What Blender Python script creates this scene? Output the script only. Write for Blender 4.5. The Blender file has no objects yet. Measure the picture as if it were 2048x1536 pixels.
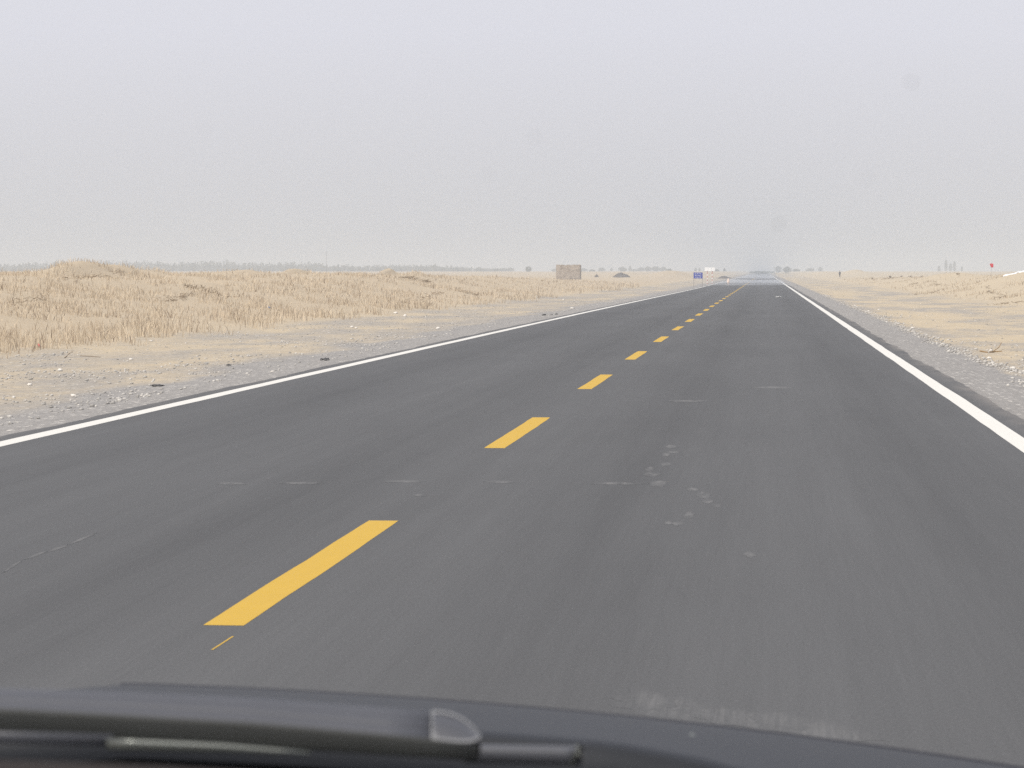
import bpy, bmesh, math, random
import numpy as np
from mathutils import Vector, Matrix, Euler

R = math.radians
scene = bpy.context.scene
COL = scene.collection
random.seed(7)
rng = np.random.default_rng(11)

# ------------------------------------------------------------------ camera
F = 5555.0                      # focal length in pixels of the 2048 px wide photograph
EYE = 1.24
YAW = math.atan((1530 - 1024) / F * math.cos(math.atan(226 / F)))
PITCH = math.atan(226 / F)
cam_data = bpy.data.cameras.new("camera")
cam = bpy.data.objects.new("camera", cam_data)
COL.objects.link(cam)
cam.location = (0, 0, EYE)
cam.rotation_euler = Euler((math.pi / 2 - PITCH, 0, YAW), 'XYZ')
cam_data.sensor_width = 36
cam_data.lens = F / 2048 * 36
cam_data.clip_start = 0.05
cam_data.clip_end = 30000
cam_data.dof.use_dof = True
cam_data.dof.focus_distance = 45
cam_data.dof.aperture_fstop = 19
scene.camera = cam

FW = Vector((-math.sin(YAW) * math.cos(PITCH), math.cos(YAW) * math.cos(PITCH), -math.sin(PITCH)))
RT = Vector((math.cos(YAW), math.sin(YAW), 0))
UP = RT.cross(FW)


def at(px, py, Y):
    """where the sight line to a spot of the photograph reaches the distance Y down the road"""
    d = FW + RT * ((px - 1024) / F) - UP * ((py - 768) / F)
    return Vector((0, 0, EYE)) + d * (Y / d.y)


def ray(px, py):
    d = FW + RT * ((px - 1024) / F) - UP * ((py - 768) / F)
    return d / d.y


# ------------------------------------------------------------------ world, sun, exposure
SUN_EL, SUN_AZ = R(52), R(222)            # azimuth clockwise from the road's direction (+Y)
world = bpy.data.worlds.new("World")
scene.world = world
world.use_nodes = True
wn, wl = world.node_tree.nodes, world.node_tree.links
wn.clear()
sky = wn.new("ShaderNodeTexSky")
sky.sky_type = 'NISHITA'
sky.sun_disc = False
sky.sun_elevation = SUN_EL
sky.sun_rotation = SUN_AZ
sky.air_density = 1.3
sky.dust_density = 8.0
sky.ozone_density = 1.0
veil = wn.new("ShaderNodeMix")
veil.data_type = 'RGBA'
veil.inputs[0].default_value = 0.80       # dust veil over the sky
veil.inputs[7].default_value = (6.15, 6.2, 7.0, 1)
bg = wn.new("ShaderNodeBackground")
bg.inputs[1].default_value = 0.10
wo = wn.new("ShaderNodeOutputWorld")
wl.new(sky.outputs[0], veil.inputs[6])
# the dust veil thins upwards
geo = wn.new("ShaderNodeTexCoord")
sep = wn.new("ShaderNodeSeparateXYZ")
wl.new(geo.outputs['Generated'], sep.inputs[0])
mr = wn.new("ShaderNodeMapRange")
wl.new(sep.outputs[2], mr.inputs[0])
mr.inputs[1].default_value, mr.inputs[2].default_value = 0.01, 0.085
mr.inputs[3].default_value, mr.inputs[4].default_value = 0.0, 1.0
low = wn.new("ShaderNodeMix")
low.data_type = 'RGBA'
low.inputs[6].default_value = (5.78, 5.76, 5.9, 1)
low.inputs[7].default_value = (6.35, 6.38, 7.0, 1)
wl.new(mr.outputs[0], low.inputs[0])
wl.new(low.outputs[2], veil.inputs[7])
wl.new(veil.outputs[2], bg.inputs[0])
wl.new(bg.outputs[0], wo.inputs[0])

sun_dir = Vector((math.sin(SUN_AZ) * math.cos(SUN_EL), math.cos(SUN_AZ) * math.cos(SUN_EL), math.sin(SUN_EL)))
sd = bpy.data.lights.new("sun", 'SUN')
sd.energy = 2.6
sd.angle = R(2.0)
sd.color = (1.0, 0.95, 0.87)
sun = bpy.data.objects.new("sun", sd)
COL.objects.link(sun)
sun.location = (0, 0, 30)
sun.rotation_euler = sun_dir.to_track_quat('Z', 'Y').to_euler()

vs = scene.view_settings
vs.view_transform = 'Standard'
vs.look = 'None'
vs.gamma = 1
vs.exposure = 0.45
vs.use_curve_mapping = False
scene.cycles.use_denoising = False
scene.cycles.max_bounces = 8
scene.cycles.volume_bounces = 1

# ------------------------------------------------------------------ helpers


def tag(o, label=None, cat=None, group=None, kind=None):
    if label:
        o['label'] = label
    if cat:
        o['category'] = cat
    if group:
        o['group'] = group
    if kind:
        o['kind'] = kind
    return o


def empty(name, loc=(0, 0, 0), rz=0.0):
    o = bpy.data.objects.new(name, None)
    COL.objects.link(o)
    o.location = loc
    o.rotation_euler = (0, 0, rz)
    o.empty_display_size = 0.2
    return o


def link_mesh(name, me, mat=None, parent=None):
    o = bpy.data.objects.new(name, me)
    COL.objects.link(o)
    if mat:
        me.materials.append(mat)
    if parent:
        o.parent = parent
    return o


def obj(name, bm, mat=None, parent=None, smooth=False):
    me = bpy.data.meshes.new(name)
    bmesh.ops.recalc_face_normals(bm, faces=bm.faces)
    bm.to_mesh(me)
    bm.free()
    if smooth:
        me.polygons.foreach_set('use_smooth', [True] * len(me.polygons))
    return link_mesh(name, me, mat, parent)


def arrays(name, verts, faces, mat=None, parent=None, smooth=False):
    """verts (n,3); faces (m,k) all of one size"""
    verts = np.asarray(verts, dtype=np.float32)
    faces = np.asarray(faces, dtype=np.int32)
    k = faces.shape[1]
    me = bpy.data.meshes.new(name)
    me.vertices.add(len(verts))
    me.vertices.foreach_set('co', verts.ravel())
    me.loops.add(faces.size)
    me.loops.foreach_set('vertex_index', faces.ravel())
    me.polygons.add(len(faces))
    me.polygons.foreach_set('loop_start', np.arange(0, faces.size, k, dtype=np.int32))
    me.polygons.foreach_set('loop_total', np.full(len(faces), k, dtype=np.int32))
    if smooth:
        me.polygons.foreach_set('use_smooth', np.ones(len(faces), dtype=bool))
    me.update(calc_edges=True)
    me.validate()
    return link_mesh(name, me, mat, parent)


def tone_attr(o, per_vert):
    a = o.data.attributes.new('tone', 'FLOAT', 'POINT')
    a.data.foreach_set('value', np.asarray(per_vert, dtype=np.float32))


def add_box(bm, c, s, rot=None, bevel=0.0):
    g = bmesh.ops.create_cube(bm, size=1.0)
    vs_ = g['verts']
    M = Matrix.Translation(Vector(c)) @ (rot.to_4x4() if rot else Matrix.Identity(4)) @ Matrix.Diagonal((*s, 1))
    bmesh.ops.transform(bm, matrix=M, verts=vs_)
    if bevel:
        es = list({e for v in vs_ for e in v.link_edges})
        bmesh.ops.bevel(bm, geom=es, offset=bevel, segments=2, affect='EDGES')
    return vs_


def add_tube(bm, pts, radii, n=7):
    pts = [Vector(p) for p in pts]
    if not hasattr(radii, '__len__'):
        radii = [radii] * len(pts)
    rings = []
    for i, p in enumerate(pts):
        t = (pts[min(i + 1, len(pts) - 1)] - pts[max(i - 1, 0)]).normalized()
        a = Vector((0, 0, 1)) if abs(t.z) < 0.9 else Vector((1, 0, 0))
        u = t.cross(a).normalized()
        v = t.cross(u)
        rings.append([bm.verts.new(p + (u * math.cos(2 * math.pi * k / n) + v * math.sin(2 * math.pi * k / n)) * radii[i]) for k in range(n)])
    for i in range(len(rings) - 1):
        for k in range(n):
            bm.faces.new((rings[i][k], rings[i][(k + 1) % n], rings[i + 1][(k + 1) % n], rings[i + 1][k]))
    bm.faces.new(rings[0][::-1])
    bm.faces.new(rings[-1])


def hash2(ix, iy, seed):
    h = (ix.astype(np.int64) * 374761393 + iy.astype(np.int64) * 668265263 + seed * 1442695041) & 0x7fffffff
    h = ((h ^ (h >> 13)) * 1274126177) & 0x7fffffff
    h = (h ^ (h >> 16)) & 0xffff
    return h / 65535.0


def vnoise(x, y, seed=0):
    ix, iy = np.floor(x), np.floor(y)
    fx, fy = x - ix, y - iy
    fx, fy = fx * fx * (3 - 2 * fx), fy * fy * (3 - 2 * fy)
    a, b = hash2(ix, iy, seed), hash2(ix + 1, iy, seed)
    c, d = hash2(ix, iy + 1, seed), hash2(ix + 1, iy + 1, seed)
    return (a * (1 - fx) + b * fx) * (1 - fy) + (c * (1 - fx) + d * fx) * fy


def fbm(x, y, seed=0, oct=4):
    s, amp, tot = 0, 1.0, 0
    for k in range(oct):
        s = s + amp * (vnoise(x * 2 ** k + 17.3 * k, y * 2 ** k + 5.1 * k, seed + k) - 0.5)
        tot += amp
        amp *= 0.5
    return s / tot * 2


def sstep(t):
    t = np.clip(t, 0, 1)
    return t * t * (3 - 2 * t)


# ---- node building
def new_mat(name):
    m = bpy.data.materials.new(name)
    m.use_nodes = True
    m.node_tree.nodes.clear()
    return m


class NT:
    def __init__(s, m):
        s.t = m.node_tree
        s.n, s.l = s.t.nodes, s.t.links

    def put(s, sock, v):
        if v is None:
            return
        if isinstance(v, bpy.types.NodeSocket):
            s.l.new(v, sock)
        else:
            sock.default_value = v

    def math(s, op, a, b=None, c=None, clamp=False):
        n = s.n.new("ShaderNodeMath")
        n.operation = op
        n.use_clamp = clamp
        s.put(n.inputs[0], a)
        s.put(n.inputs[1], b)
        if c is not None:
            s.put(n.inputs[2], c)
        return n.outputs[0]

    def pos(s):
        return s.n.new("ShaderNodeNewGeometry").outputs['Position']

    def xyz(s, v):
        n = s.n.new("ShaderNodeSeparateXYZ")
        s.put(n.inputs[0], v)
        return n.outputs

    def scale(s, v, sc):
        n = s.n.new("ShaderNodeVectorMath")
        n.operation = 'MULTIPLY'
        s.put(n.inputs[0], v)
        n.inputs[1].default_value = sc
        return n.outputs[0]

    def noise(s, v, scale, detail=3, rough=0.55, dist=0.0):
        n = s.n.new("ShaderNodeTexNoise")
        s.put(n.inputs['Vector'], v)
        n.inputs['Scale'].default_value = scale
        n.inputs['Detail'].default_value = detail
        n.inputs['Roughness'].default_value = rough
        n.inputs['Distortion'].default_value = dist
        return n.outputs['Fac']

    def voro(s, v, scale):
        n = s.n.new("ShaderNodeTexVoronoi")
        s.put(n.inputs['Vector'], v)
        n.inputs['Scale'].default_value = scale
        return n.outputs

    def rng(s, v, a, b, c=0.0, d=1.0, smooth=False):
        n = s.n.new("ShaderNodeMapRange")
        n.interpolation_type = 'SMOOTHSTEP' if smooth else 'LINEAR'
        s.put(n.inputs[0], v)
        for i, q in zip((1, 2, 3, 4), (a, b, c, d)):
            s.put(n.inputs[i], q)
        return n.outputs[0]

    def mix(s, f, a, b, mode='MIX'):
        n = s.n.new("ShaderNodeMix")
        n.data_type = 'RGBA'
        n.blend_type = mode
        s.put(n.inputs[0], f)
        s.put(n.inputs[6], (*a, 1) if isinstance(a, tuple) else a)
        s.put(n.inputs[7], (*b, 1) if isinstance(b, tuple) else b)
        return n.outputs[2]

    def bump(s, h, strength, dist):
        n = s.n.new("ShaderNodeBump")
        n.inputs['Strength'].default_value = strength
        n.inputs['Distance'].default_value = dist
        s.put(n.inputs['Height'], h)
        return n.outputs[0]

    def bsdf(s, col, rough=0.8, spec=0.3, metal=0.0, normal=None):
        n = s.n.new("ShaderNodeBsdfPrincipled")
        s.put(n.inputs['Base Color'], (*col, 1) if isinstance(col, tuple) else col)
        s.put(n.inputs['Roughness'], rough)
        n.inputs['Specular IOR Level'].default_value = spec
        n.inputs['Metallic'].default_value = metal
        if normal:
            s.put(n.inputs['Normal'], normal)
        return n.outputs[0]

    def out(s, sh):
        o = s.n.new("ShaderNodeOutputMaterial")
        s.l.new(sh, o.inputs[0])


def simple(name, col, rough=0.7, spec=0.3, metal=0.0, var=0.15, scale=20.0, bump=0.0):
    """one colour with procedural mottling"""
    m = new_mat(name)
    t = NT(m)
    tc = t.n.new("ShaderNodeTexCoord").outputs['Object']
    nz = t.noise(tc, scale, 4, 0.6)
    c = t.mix(nz, tuple(q * (1 - var) for q in col), tuple(min(1, q * (1 + var)) for q in col))
    nm = t.bump(nz, bump, 0.01) if bump else None
    t.out(t.bsdf(c, rough, spec, metal, nm))
    return m


def mirage(t, shader):
    """the hot layer of air over the asphalt turns it into a mirror for very low sight lines"""
    g = t.n.new("ShaderNodeNewGeometry")
    d = t.n.new("ShaderNodeVectorMath")
    d.operation = 'DOT_PRODUCT'
    t.l.new(g.outputs['Incoming'], d.inputs[0])
    d.inputs[1].default_value = (0, 0, 1)
    wob = t.noise(t.scale(g.outputs['Position'], (0.22, 0.012, 1)), 1.0, 2)
    a = t.math('MULTIPLY', d.outputs['Value'], F / 40.0)             # sight line angle, 1 = 40 px below the horizon
    a = t.math('ADD', a, t.math('MULTIPLY', t.math('SUBTRACT', wob, 0.5), 0.14))
    cr = t.n.new("ShaderNodeValToRGB")
    e = cr.color_ramp.elements
    e[0].position, e[0].color = 0.0, (0.9,) * 3 + (1,)
    e[1].position, e[1].color = 0.74, (0,) * 3 + (1,)
    for p, v in ((0.34, 0.85), (0.37, 0.25), (0.42, 0.25), (0.45, 0.80), (0.58, 0.72), (0.635, 0.25), (0.66, 0.5), (0.69, 0.12)):
        q = e.new(p)
        q.color = (v, v, v, 1)
    t.put(cr.inputs[0], a)
    gl = t.n.new("ShaderNodeBsdfGlossy")
    gl.inputs['Color'].default_value = (0.95, 0.96, 1, 1)
    gl.inputs['Roughness'].default_value = 0.02
    mx = t.n.new("ShaderNodeMixShader")
    t.l.new(cr.outputs[0], mx.inputs[0])
    t.l.new(shader, mx.inputs[1])
    t.l.new(gl.outputs[0], mx.inputs[2])
    return mx.outputs[0]


# ------------------------------------------------------------------ materials
def ground_material():
    m = new_mat("sand_and_gravel")
    t = NT(m)
    p = t.pos()
    x, y, z = t.xyz(p)
    n1 = t.noise(t.scale(p, (0.5, 0.16, 0.3)), 1.0, 5, 0.6)
    n2 = t.noise(t.scale(p, (1.6, 0.5, 1)), 1.0, 4, 0.6)
    xl = t.math('ADD', x, t.math('MULTIPLY', t.math('SUBTRACT', n1, 0.5), 3.4))
    xr = t.math('ADD', x, t.math('MULTIPLY', t.math('SUBTRACT', n2, 0.5), 0.7))
    gl = t.rng(xl, -8.6, -7.3, 0, 1, True)
    gr = t.rng(xr, 3.45, 3.1, 0, 1, True)
    g = t.math('MULTIPLY', gl, gr)
    # grey gravelly patches between the sand
    patch = t.rng(t.noise(t.scale(p, (0.32, 0.085, 0.3)), 1.0, 6, 0.7), t.rng(x, -3, 3, 0.33, 0.42), 0.60, 0, 0.78, True)
    band = t.math('MULTIPLY', t.rng(x, -13.0, -11.6, 0, 1, True), t.rng(x, 10.5, 8.0, 0, 1, True))
    patch = t.math('MULTIPLY', patch, band)
    grey = t.math('MAXIMUM', g, patch)
    fine = t.noise(p, 26.0, 4, 0.7)
    mid = t.noise(t.scale(p, (1.0, 0.45, 1)), 3.2, 5, 0.65)
    sand = t.mix(mid, (0.40, 0.335, 0.24), (0.535, 0.46, 0.34))
    far = t.rng(x, -11.5, -14.5, 0, 0.45, True)
    sand = t.mix(far, sand, (0.44, 0.362, 0.265))
    gravel = t.mix(mid, (0.235, 0.228, 0.22), (0.33, 0.32, 0.305))
    c = t.mix(grey, sand, gravel)
    c = t.mix(t.rng(fine, 0.3, 0.7, 0, 0.55), c, t.mix(1.0, c, (0.62, 0.6, 0.58), 'MULTIPLY'))
    # pebbles
    vo = t.voro(t.scale(p, (1, 0.8, 1)), 13.0)
    rr = t.xyz(vo['Color'])
    core = t.rng(vo['Distance'], 0.42, 0.30, 0, 1)
    peb = t.math('MULTIPLY', core, t.math('MAXIMUM', t.math('MULTIPLY', grey, 1.0), t.math('MULTIPLY', band, 0.5)))
    lightp = t.math('MULTIPLY', peb, t.rng(rr[0], 0.72, 0.78, 0, 0.8))
    darkp = t.math('MULTIPLY', peb, t.rng(rr[1], 0.14, 0.10, 0, 0.6))
    c = t.mix(lightp, c, (0.60, 0.575, 0.53))
    c = t.mix(darkp, c, (0.13, 0.12, 0.115))
    # straw litter: long thin pale streaks
    st = t.noise(t.scale(p, (2.2, 9.0, 3)), 1.0, 3, 0.6, 0.6)
    stm = t.math('MULTIPLY', t.rng(st, 0.58, 0.68, 0, 0.6), t.math('MULTIPLY', band, t.math('SUBTRACT', 1.0, g)))
    c = t.mix(stm, c, (0.54, 0.43, 0.26))
    h = t.math('ADD', t.math('MULTIPLY', fine, 0.35), t.math('ADD', t.math('MULTIPLY', mid, 0.8), t.math('MULTIPLY', peb, 0.3)))
    t.out(t.bsdf(c, 0.95, 0.1, 0, t.bump(h, 0.55, 0.06)))
    return m


def asphalt_material(name="asphalt", mark=0.0, grainy=(14.0, 4.2)):
    m = new_mat(name)
    t = NT(m)
    p = t.pos()
    x, y, z = t.xyz(p)
    grain = t.noise(t.scale(p, (1, 0.55, 1)), 95.0, 3, 0.75)
    streak = t.noise(t.scale(p, (5.0, 0.10, 1)), 1.0, 4, 0.6)
    blot = t.noise(t.scale(p, (0.5, 0.10, 1)), 1.0, 4, 0.6)
    lanes = t.math('ABSOLUTE', t.math('SINE', t.math('MULTIPLY', t.math('SUBTRACT', x, 1.0), 1.75)))
    c = t.mix(grain, (0.047, 0.048, 0.0495), (0.110, 0.112, 0.1155))
    fs = t.noise(t.scale(p, (42.0, 0.9, 1)), 1.0, 2, 0.6)
    streak = t.math('ADD', t.math('MULTIPLY', streak, 0.65), t.math('MULTIPLY', fs, 0.35))
    k = t.math('ADD', t.math('MULTIPLY', streak, 0.5), t.math('ADD', t.math('MULTIPLY', blot, 0.4), t.math('MULTIPLY', lanes, 0.16)))
    c = t.mix(1.0, c, t.mix(t.rng(k, 0.25, 0.75), (0.78, 0.78, 0.78), (1.22, 1.22, 1.215)), 'MULTIPLY')
    # dust blown in from the edges
    ed = t.noise(t.scale(p, (2.0, 0.6, 1)), 1.0, 4, 0.7)
    left = t.rng(x, -5.5, -6.0, 0, 1)
    right = t.rng(x, 1.93, 2.2, 0, 1)
    dust = t.math('MULTIPLY', t.math('MAXIMUM', left, right), t.rng(ed, 0.36, 0.70, 0, 0.85))
    c = t.mix(dust, c, (0.24, 0.22, 0.20))
    if mark:
        # pale dust rubbed into the surface, fading out towards the rim of the mark
        at_ = t.n.new("ShaderNodeAttribute")
        at_.attribute_name = 'tone'
        f = t.math('MULTIPLY', at_.outputs['Fac'], t.rng(t.noise(t.scale(p, (grainy[0], grainy[1], 1)), 1.0, 4, 0.75), 0.38, 0.66, 0, 1))
        c = t.mix(t.math('MULTIPLY', f, mark), c, (0.20, 0.198, 0.195))
    b = t.bsdf(c, 0.85, 0.2, 0, t.bump(grain, 0.35, 0.004))
    t.out(mirage(t, b))
    return m


def paint_material(name, col):
    m = new_mat(name)
    t = NT(m)
    p = t.pos()
    w = t.noise(t.scale(p, (6, 1.2, 1)), 3.0, 5, 0.7)
    f = t.noise(p, 60.0, 3, 0.7)
    c = t.mix(t.rng(w, 0.35, 0.8, 0, 0.22), col, tuple(q * 0.72 for q in col))
    c = t.mix(t.rng(f, 0.60, 0.72, 0, 0.3), c, (0.2, 0.19, 0.17))
    chip = t.noise(t.scale(p, (1, 0.5, 1)), 22.0, 5, 0.8)
    c = t.mix(t.rng(chip, 0.66, 0.70, 0, 0.55), c, (0.10, 0.10, 0.10))
    t.out(mirage(t, t.bsdf(c, 0.7, 0.3)))
    return m


def straw_material(name, dark, light):
    m = new_mat(name)
    t = NT(m)
    a = t.n.new("ShaderNodeAttribute")
    a.attribute_name = 'tone'
    c = t.mix(a.outputs['Fac'], dark, light)
    b = t.bsdf(c, 0.8, 0.15)
    tr = t.n.new("ShaderNodeBsdfTranslucent")
    t.put(tr.inputs[0], c)
    mx = t.n.new("ShaderNodeMixShader")
    mx.inputs[0].default_value = 0.3
    t.l.new(b, mx.inputs[1])
    t.l.new(tr.outputs[0], mx.inputs[2])
    t.out(mx.outputs[0])
    return m


M = {}
M['ground'] = ground_material()
M['asphalt'] = asphalt_material()
M['white_paint'] = paint_material("white_road_paint", (0.60, 0.59, 0.55))
M['yellow_paint'] = paint_material("yellow_road_paint", (0.480, 0.305, 0.033))
M['scuff'] = asphalt_material("dusty_asphalt", 0.6)
M['faint_scuff'] = asphalt_material("faintly_dusty_asphalt", 0.30, (46.0, 1.3))
M['straw'] = straw_material("dry_straw", (0.25, 0.19, 0.14), (0.67, 0.575, 0.435))
M['leaf'] = straw_material("dusty_leaves", (0.05, 0.062, 0.035), (0.10, 0.115, 0.065))
M['bark'] = simple("bark", (0.16, 0.12, 0.09), 0.9, 0.1, 0, 0.3, 3)
M['twig'] = simple("dry_twigs", (0.20, 0.15, 0.10), 0.9, 0.1, 0, 0.4, 5)
M['stick'] = simple("bleached_stick", (0.30, 0.20, 0.10), 0.9, 0.1, 0, 0.3, 8)
M['stone'] = straw_material("stones", (0.27, 0.26, 0.245), (0.70, 0.675, 0.63))
M['pale_stone'] = simple("pale_stone", (0.62, 0.59, 0.54), 0.9, 0.15, 0, 0.2, 15, 0.4)
M['mud_brick'] = None

# ------------------------------------------------------------------ terrain shape
PL_Y = [0, 60, 130, 180, 230, 300, 420, 600, 900, 1500, 6000]
PL_L = [1.02, 1.06, 1.10, 1.04, 0.84, 0.40, 0.12, 0.40, 0.92, 1.02, 1.05]
PR_Y = [0, 60, 200, 260, 400, 560, 760, 1000, 1600, 6000]
PR_R = [0.95, 0.98, 0.95, 0.75, 0.25, -0.05, 0.55, 0.92, 1.02, 1.05]


def twist(X, Y):
    c = 0.022 * sstep((Y - 30) / 230) * (1 - sstep((Y - 500) / 500))
    return -c * np.clip(1.85 - X, 0, 8.4)


def base_height(X, Y):
    X, Y = np.asarray(X, float), np.asarray(Y, float)
    wob = fbm(X * 0 + 3.3, Y / 14.0, 5, 3) * 1.6
    sl = sstep((-X - 11.2 + wob) / 10.0)
    sr = sstep((X - 8.5 + wob * 0.8) / 9.0)
    h = sl * np.interp(Y, PL_Y, PL_L) + sr * np.interp(Y, PR_Y, PR_R)
    k = np.clip(Y / 900, 0, 1)
    hum = fbm(X / 5.0, Y / 9.0, 21, 4) * 0.17 + np.maximum(fbm(X / 2.2, Y / 3.5, 31, 3), 0) * 0.12
    hum = hum * (1 - 0.5 * k)
    h = h + (sl + sr) * hum
    # shoulder: dips slightly away from the asphalt
    d = np.maximum(np.maximum(-X - 5.8, X - 2.25), 0)
    h = h - 0.055 - 0.10 * sstep(d / 2.0) * (1 - sl - sr)
    rough = fbm(X / 0.9, Y / 1.6, 41, 3) * (0.035 + 0.06 * np.maximum(sl, sr * 0.6)) * sstep((d - 0.3) / 2.0)
    return h + rough + twist(X, Y)


# named hummocks of the skyline: (px, py of the top, distance, half width in px, length in m)
HUMPS = [(225, 532.5, 96, 95, 8), (150, 539, 90, 50, 5), (470, 541.5, 118, 75, 8), (592, 537, 145, 24, 5), (716, 542.5, 162, 8, 3),
         (776, 536.5, 172, 13, 4), (830, 543, 178, 30, 5), (1345, 541, 560, 60, 30), (1240, 545, 700, 60, 40), (1712, 539, 700, 34, 40),
         (1645, 543, 760, 40, 40), (2055, 542.6, 168, 130, 10), (1900, 547, 240, 60, 14), (1560, 545, 900, 60, 40)]
_H = []
for (hx, hy, hY, hw, hl) in HUMPS:
    P = at(hx, hy, hY)
    amp = P.z - float(base_height(P.x, hY))
    _H.append((P.x, hY, amp, hw * hY / F * 0.75, hl))


def height(X, Y):
    h = base_height(X, Y)
    for (hx, hY, a, sx, sy) in _H:
        h = h + a * np.exp(-((X - hx) / sx) ** 2 - ((Y - hY) / sy) ** 2)
    # no hummock reaches the road
    X = np.asarray(X, float)
    road = (X > -6.3) & (X < 2.9)
    return np.where(road, np.minimum(h, -0.05 + twist(X, Y)), h)


def hz(x, y):
    return float(height(np.array([x]), np.array([y]))[0])


def hit(px, py, y0=8.0, y1=1500.0):
    """first point of the terrain on a sight line"""
    d = ray(px, py)
    Y = np.concatenate([np.arange(y0, 200, 0.25), np.arange(200, y1, 2.0)])
    z = EYE + d.z * Y
    below = z <= height(d.x * Y, Y)
    i = int(np.argmax(below)) if below.any() else len(Y) - 1
    return Vector((d.x * Y[i], Y[i], hz(d.x * Y[i], Y[i])))


def grow(a, b, s0, rate):
    v, s = [a], s0
    while v[-1] < b:
        v.append(v[-1] + s)
        s *= rate
    return v


xs = sorted(set([-q for q in grow(30, 4800, 0.5, 1.09)] + list(np.arange(-30, -5, 0.25)) + list(np.arange(-5, 2.0, 0.9)) +
                list(np.arange(2.0, 22, 0.25)) + grow(22, 4800, 0.5, 1.09)))
ys = sorted(set(list(np.arange(-60, 10, 6.0)) + list(np.arange(10, 18, 1.0)) + list(np.arange(18, 70, 0.28)) + grow(70, 6500, 0.3, 1.0125)))
XX, YY = np.meshgrid(np.array(xs), np.array(ys))
ZZ = height(XX, YY)
nx_, ny_ = len(xs), len(ys)
idx = np.arange(nx_ * ny_).reshape(ny_, nx_)
quads = np.stack([idx[:-1, :-1], idx[:-1, 1:], idx[1:, 1:], idx[1:, :-1]], -1).reshape(-1, 4)
ground = arrays("ground", np.stack([XX, YY, ZZ], -1).reshape(-1, 3), quads, M['ground'], smooth=True)
tag(ground, kind='structure')


# ------------------------------------------------------------------ road and its markings
def strip(name, xa, xb, Ys, dz, mat, parent=None, edge=0.0, seed=0):
    Ys = np.asarray(Ys, float)
    wa = fbm(Ys * 0.45, Ys * 0 + 1.5, seed + 60, 4) * edge + fbm(Ys * 2.7, Ys * 0 + 3.5, seed + 70, 3) * edge * 0.35
    wb = fbm(Ys * 0.45, Ys * 0 + 9.5, seed + 61, 4) * edge + fbm(Ys * 2.7, Ys * 0 + 7.5, seed + 71, 3) * edge * 0.35
    v, n = [], 9
    for k in range(n):
        f = k / (n - 1)
        X = (xa + wa) * (1 - f) + (xb + wb) * f
        v.append(np.stack([X, Ys, twist(X, Ys) + dz], -1))
    v = np.stack(v, 1).reshape(-1, 3)
    id_ = np.arange(len(Ys) * n).reshape(len(Ys), n)
    q = np.stack([id_[:-1, :-1], id_[:-1, 1:], id_[1:, 1:], id_[1:, :-1]], -1).reshape(-1, 4)
    return arrays(name, v, q, mat, parent)


road_y = list(np.arange(-40, 8, 4.0)) + list(np.arange(8, 90, 0.2)) + grow(90, 2500, 0.25, 1.02)
road = strip("road", -5.69, 2.14, road_y, 0.0, M['asphalt'], edge=0.075)
tag(road, kind='structure')
line_y = list(np.arange(-40, 0, 4.0)) + grow(0, 2500, 0.5, 1.02)
strip("edge_line", -5.535, -5.375, line_y, 0.0008, M['white_paint'], road, 0.012, 3)
strip("edge_line", 1.765, 1.925, line_y, 0.0008, M['white_paint'], road, 0.012, 4)
for i in range(-1, 70):
    y0 = 9.55 + 9.78 * i
    strip("centre_dash", -1.957, -1.808, np.linspace(y0, y0 + 4.1, 16), 0.0008, M['yellow_paint'], road, 0.012, 7 + i)
# a thin set-out stroke before the first dash
for (p0, p1) in (((424, 1300), (466, 1273)),):
    a, b = ray(*p0), ray(*p1)
    a, b = a * (-EYE / a.z), b * (-EYE / b.z)
    bm = bmesh.new()
    w = 0.0035
    f = [bm.verts.new((a.x - w, a.y, 0.001)), bm.verts.new((a.x + w, a.y, 0.001)), bm.verts.new((b.x + w, b.y, 0.001)), bm.verts.new((b.x - w, b.y, 0.001))]
    bm.faces.new(f)
    obj("paint_stroke", bm, M['yellow_paint'], road)


def road_blotch(px, py, wpx, hpx, n=26, seed=0, slope=0.0):
    """a thin dusty smear lying on the asphalt"""
    r = random.Random(seed)
    v, tone = [], []
    for ring, tn_ in ((0.0, 1.0), (0.55, 0.9), (1.0, 0.0)):
        for k in range(n if ring else 1):
            a = 2 * math.pi * k / n
            q = ring * r.uniform(0.6, 1.0)
            d = ray(px + math.cos(a) * wpx / 2 * q, py + (math.sin(a) * hpx + slope * math.cos(a) * wpx) / 2 * q)
            g = d * (-EYE / d.z)
            v.append((g.x, g.y, float(twist(g.x, g.y)) + 0.0003 + seed * 0.000005))
            tone.append(tn_)
    f = []
    for k in range(n):
        k2 = (k + 1) % n
        f += [(0, 1 + k, 1 + k2), (1 + k, 1 + n + k, 1 + n + k2), (1 + k, 1 + n + k2, 1 + k2)]
    return v, f, tone


def blotch(name, *a, mat=None, **kw):
    v, f, tone = road_blotch(*a, **kw)
    o = arrays(name, v, f, mat or M['scuff'], road)
    tone_attr(o, tone)


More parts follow.
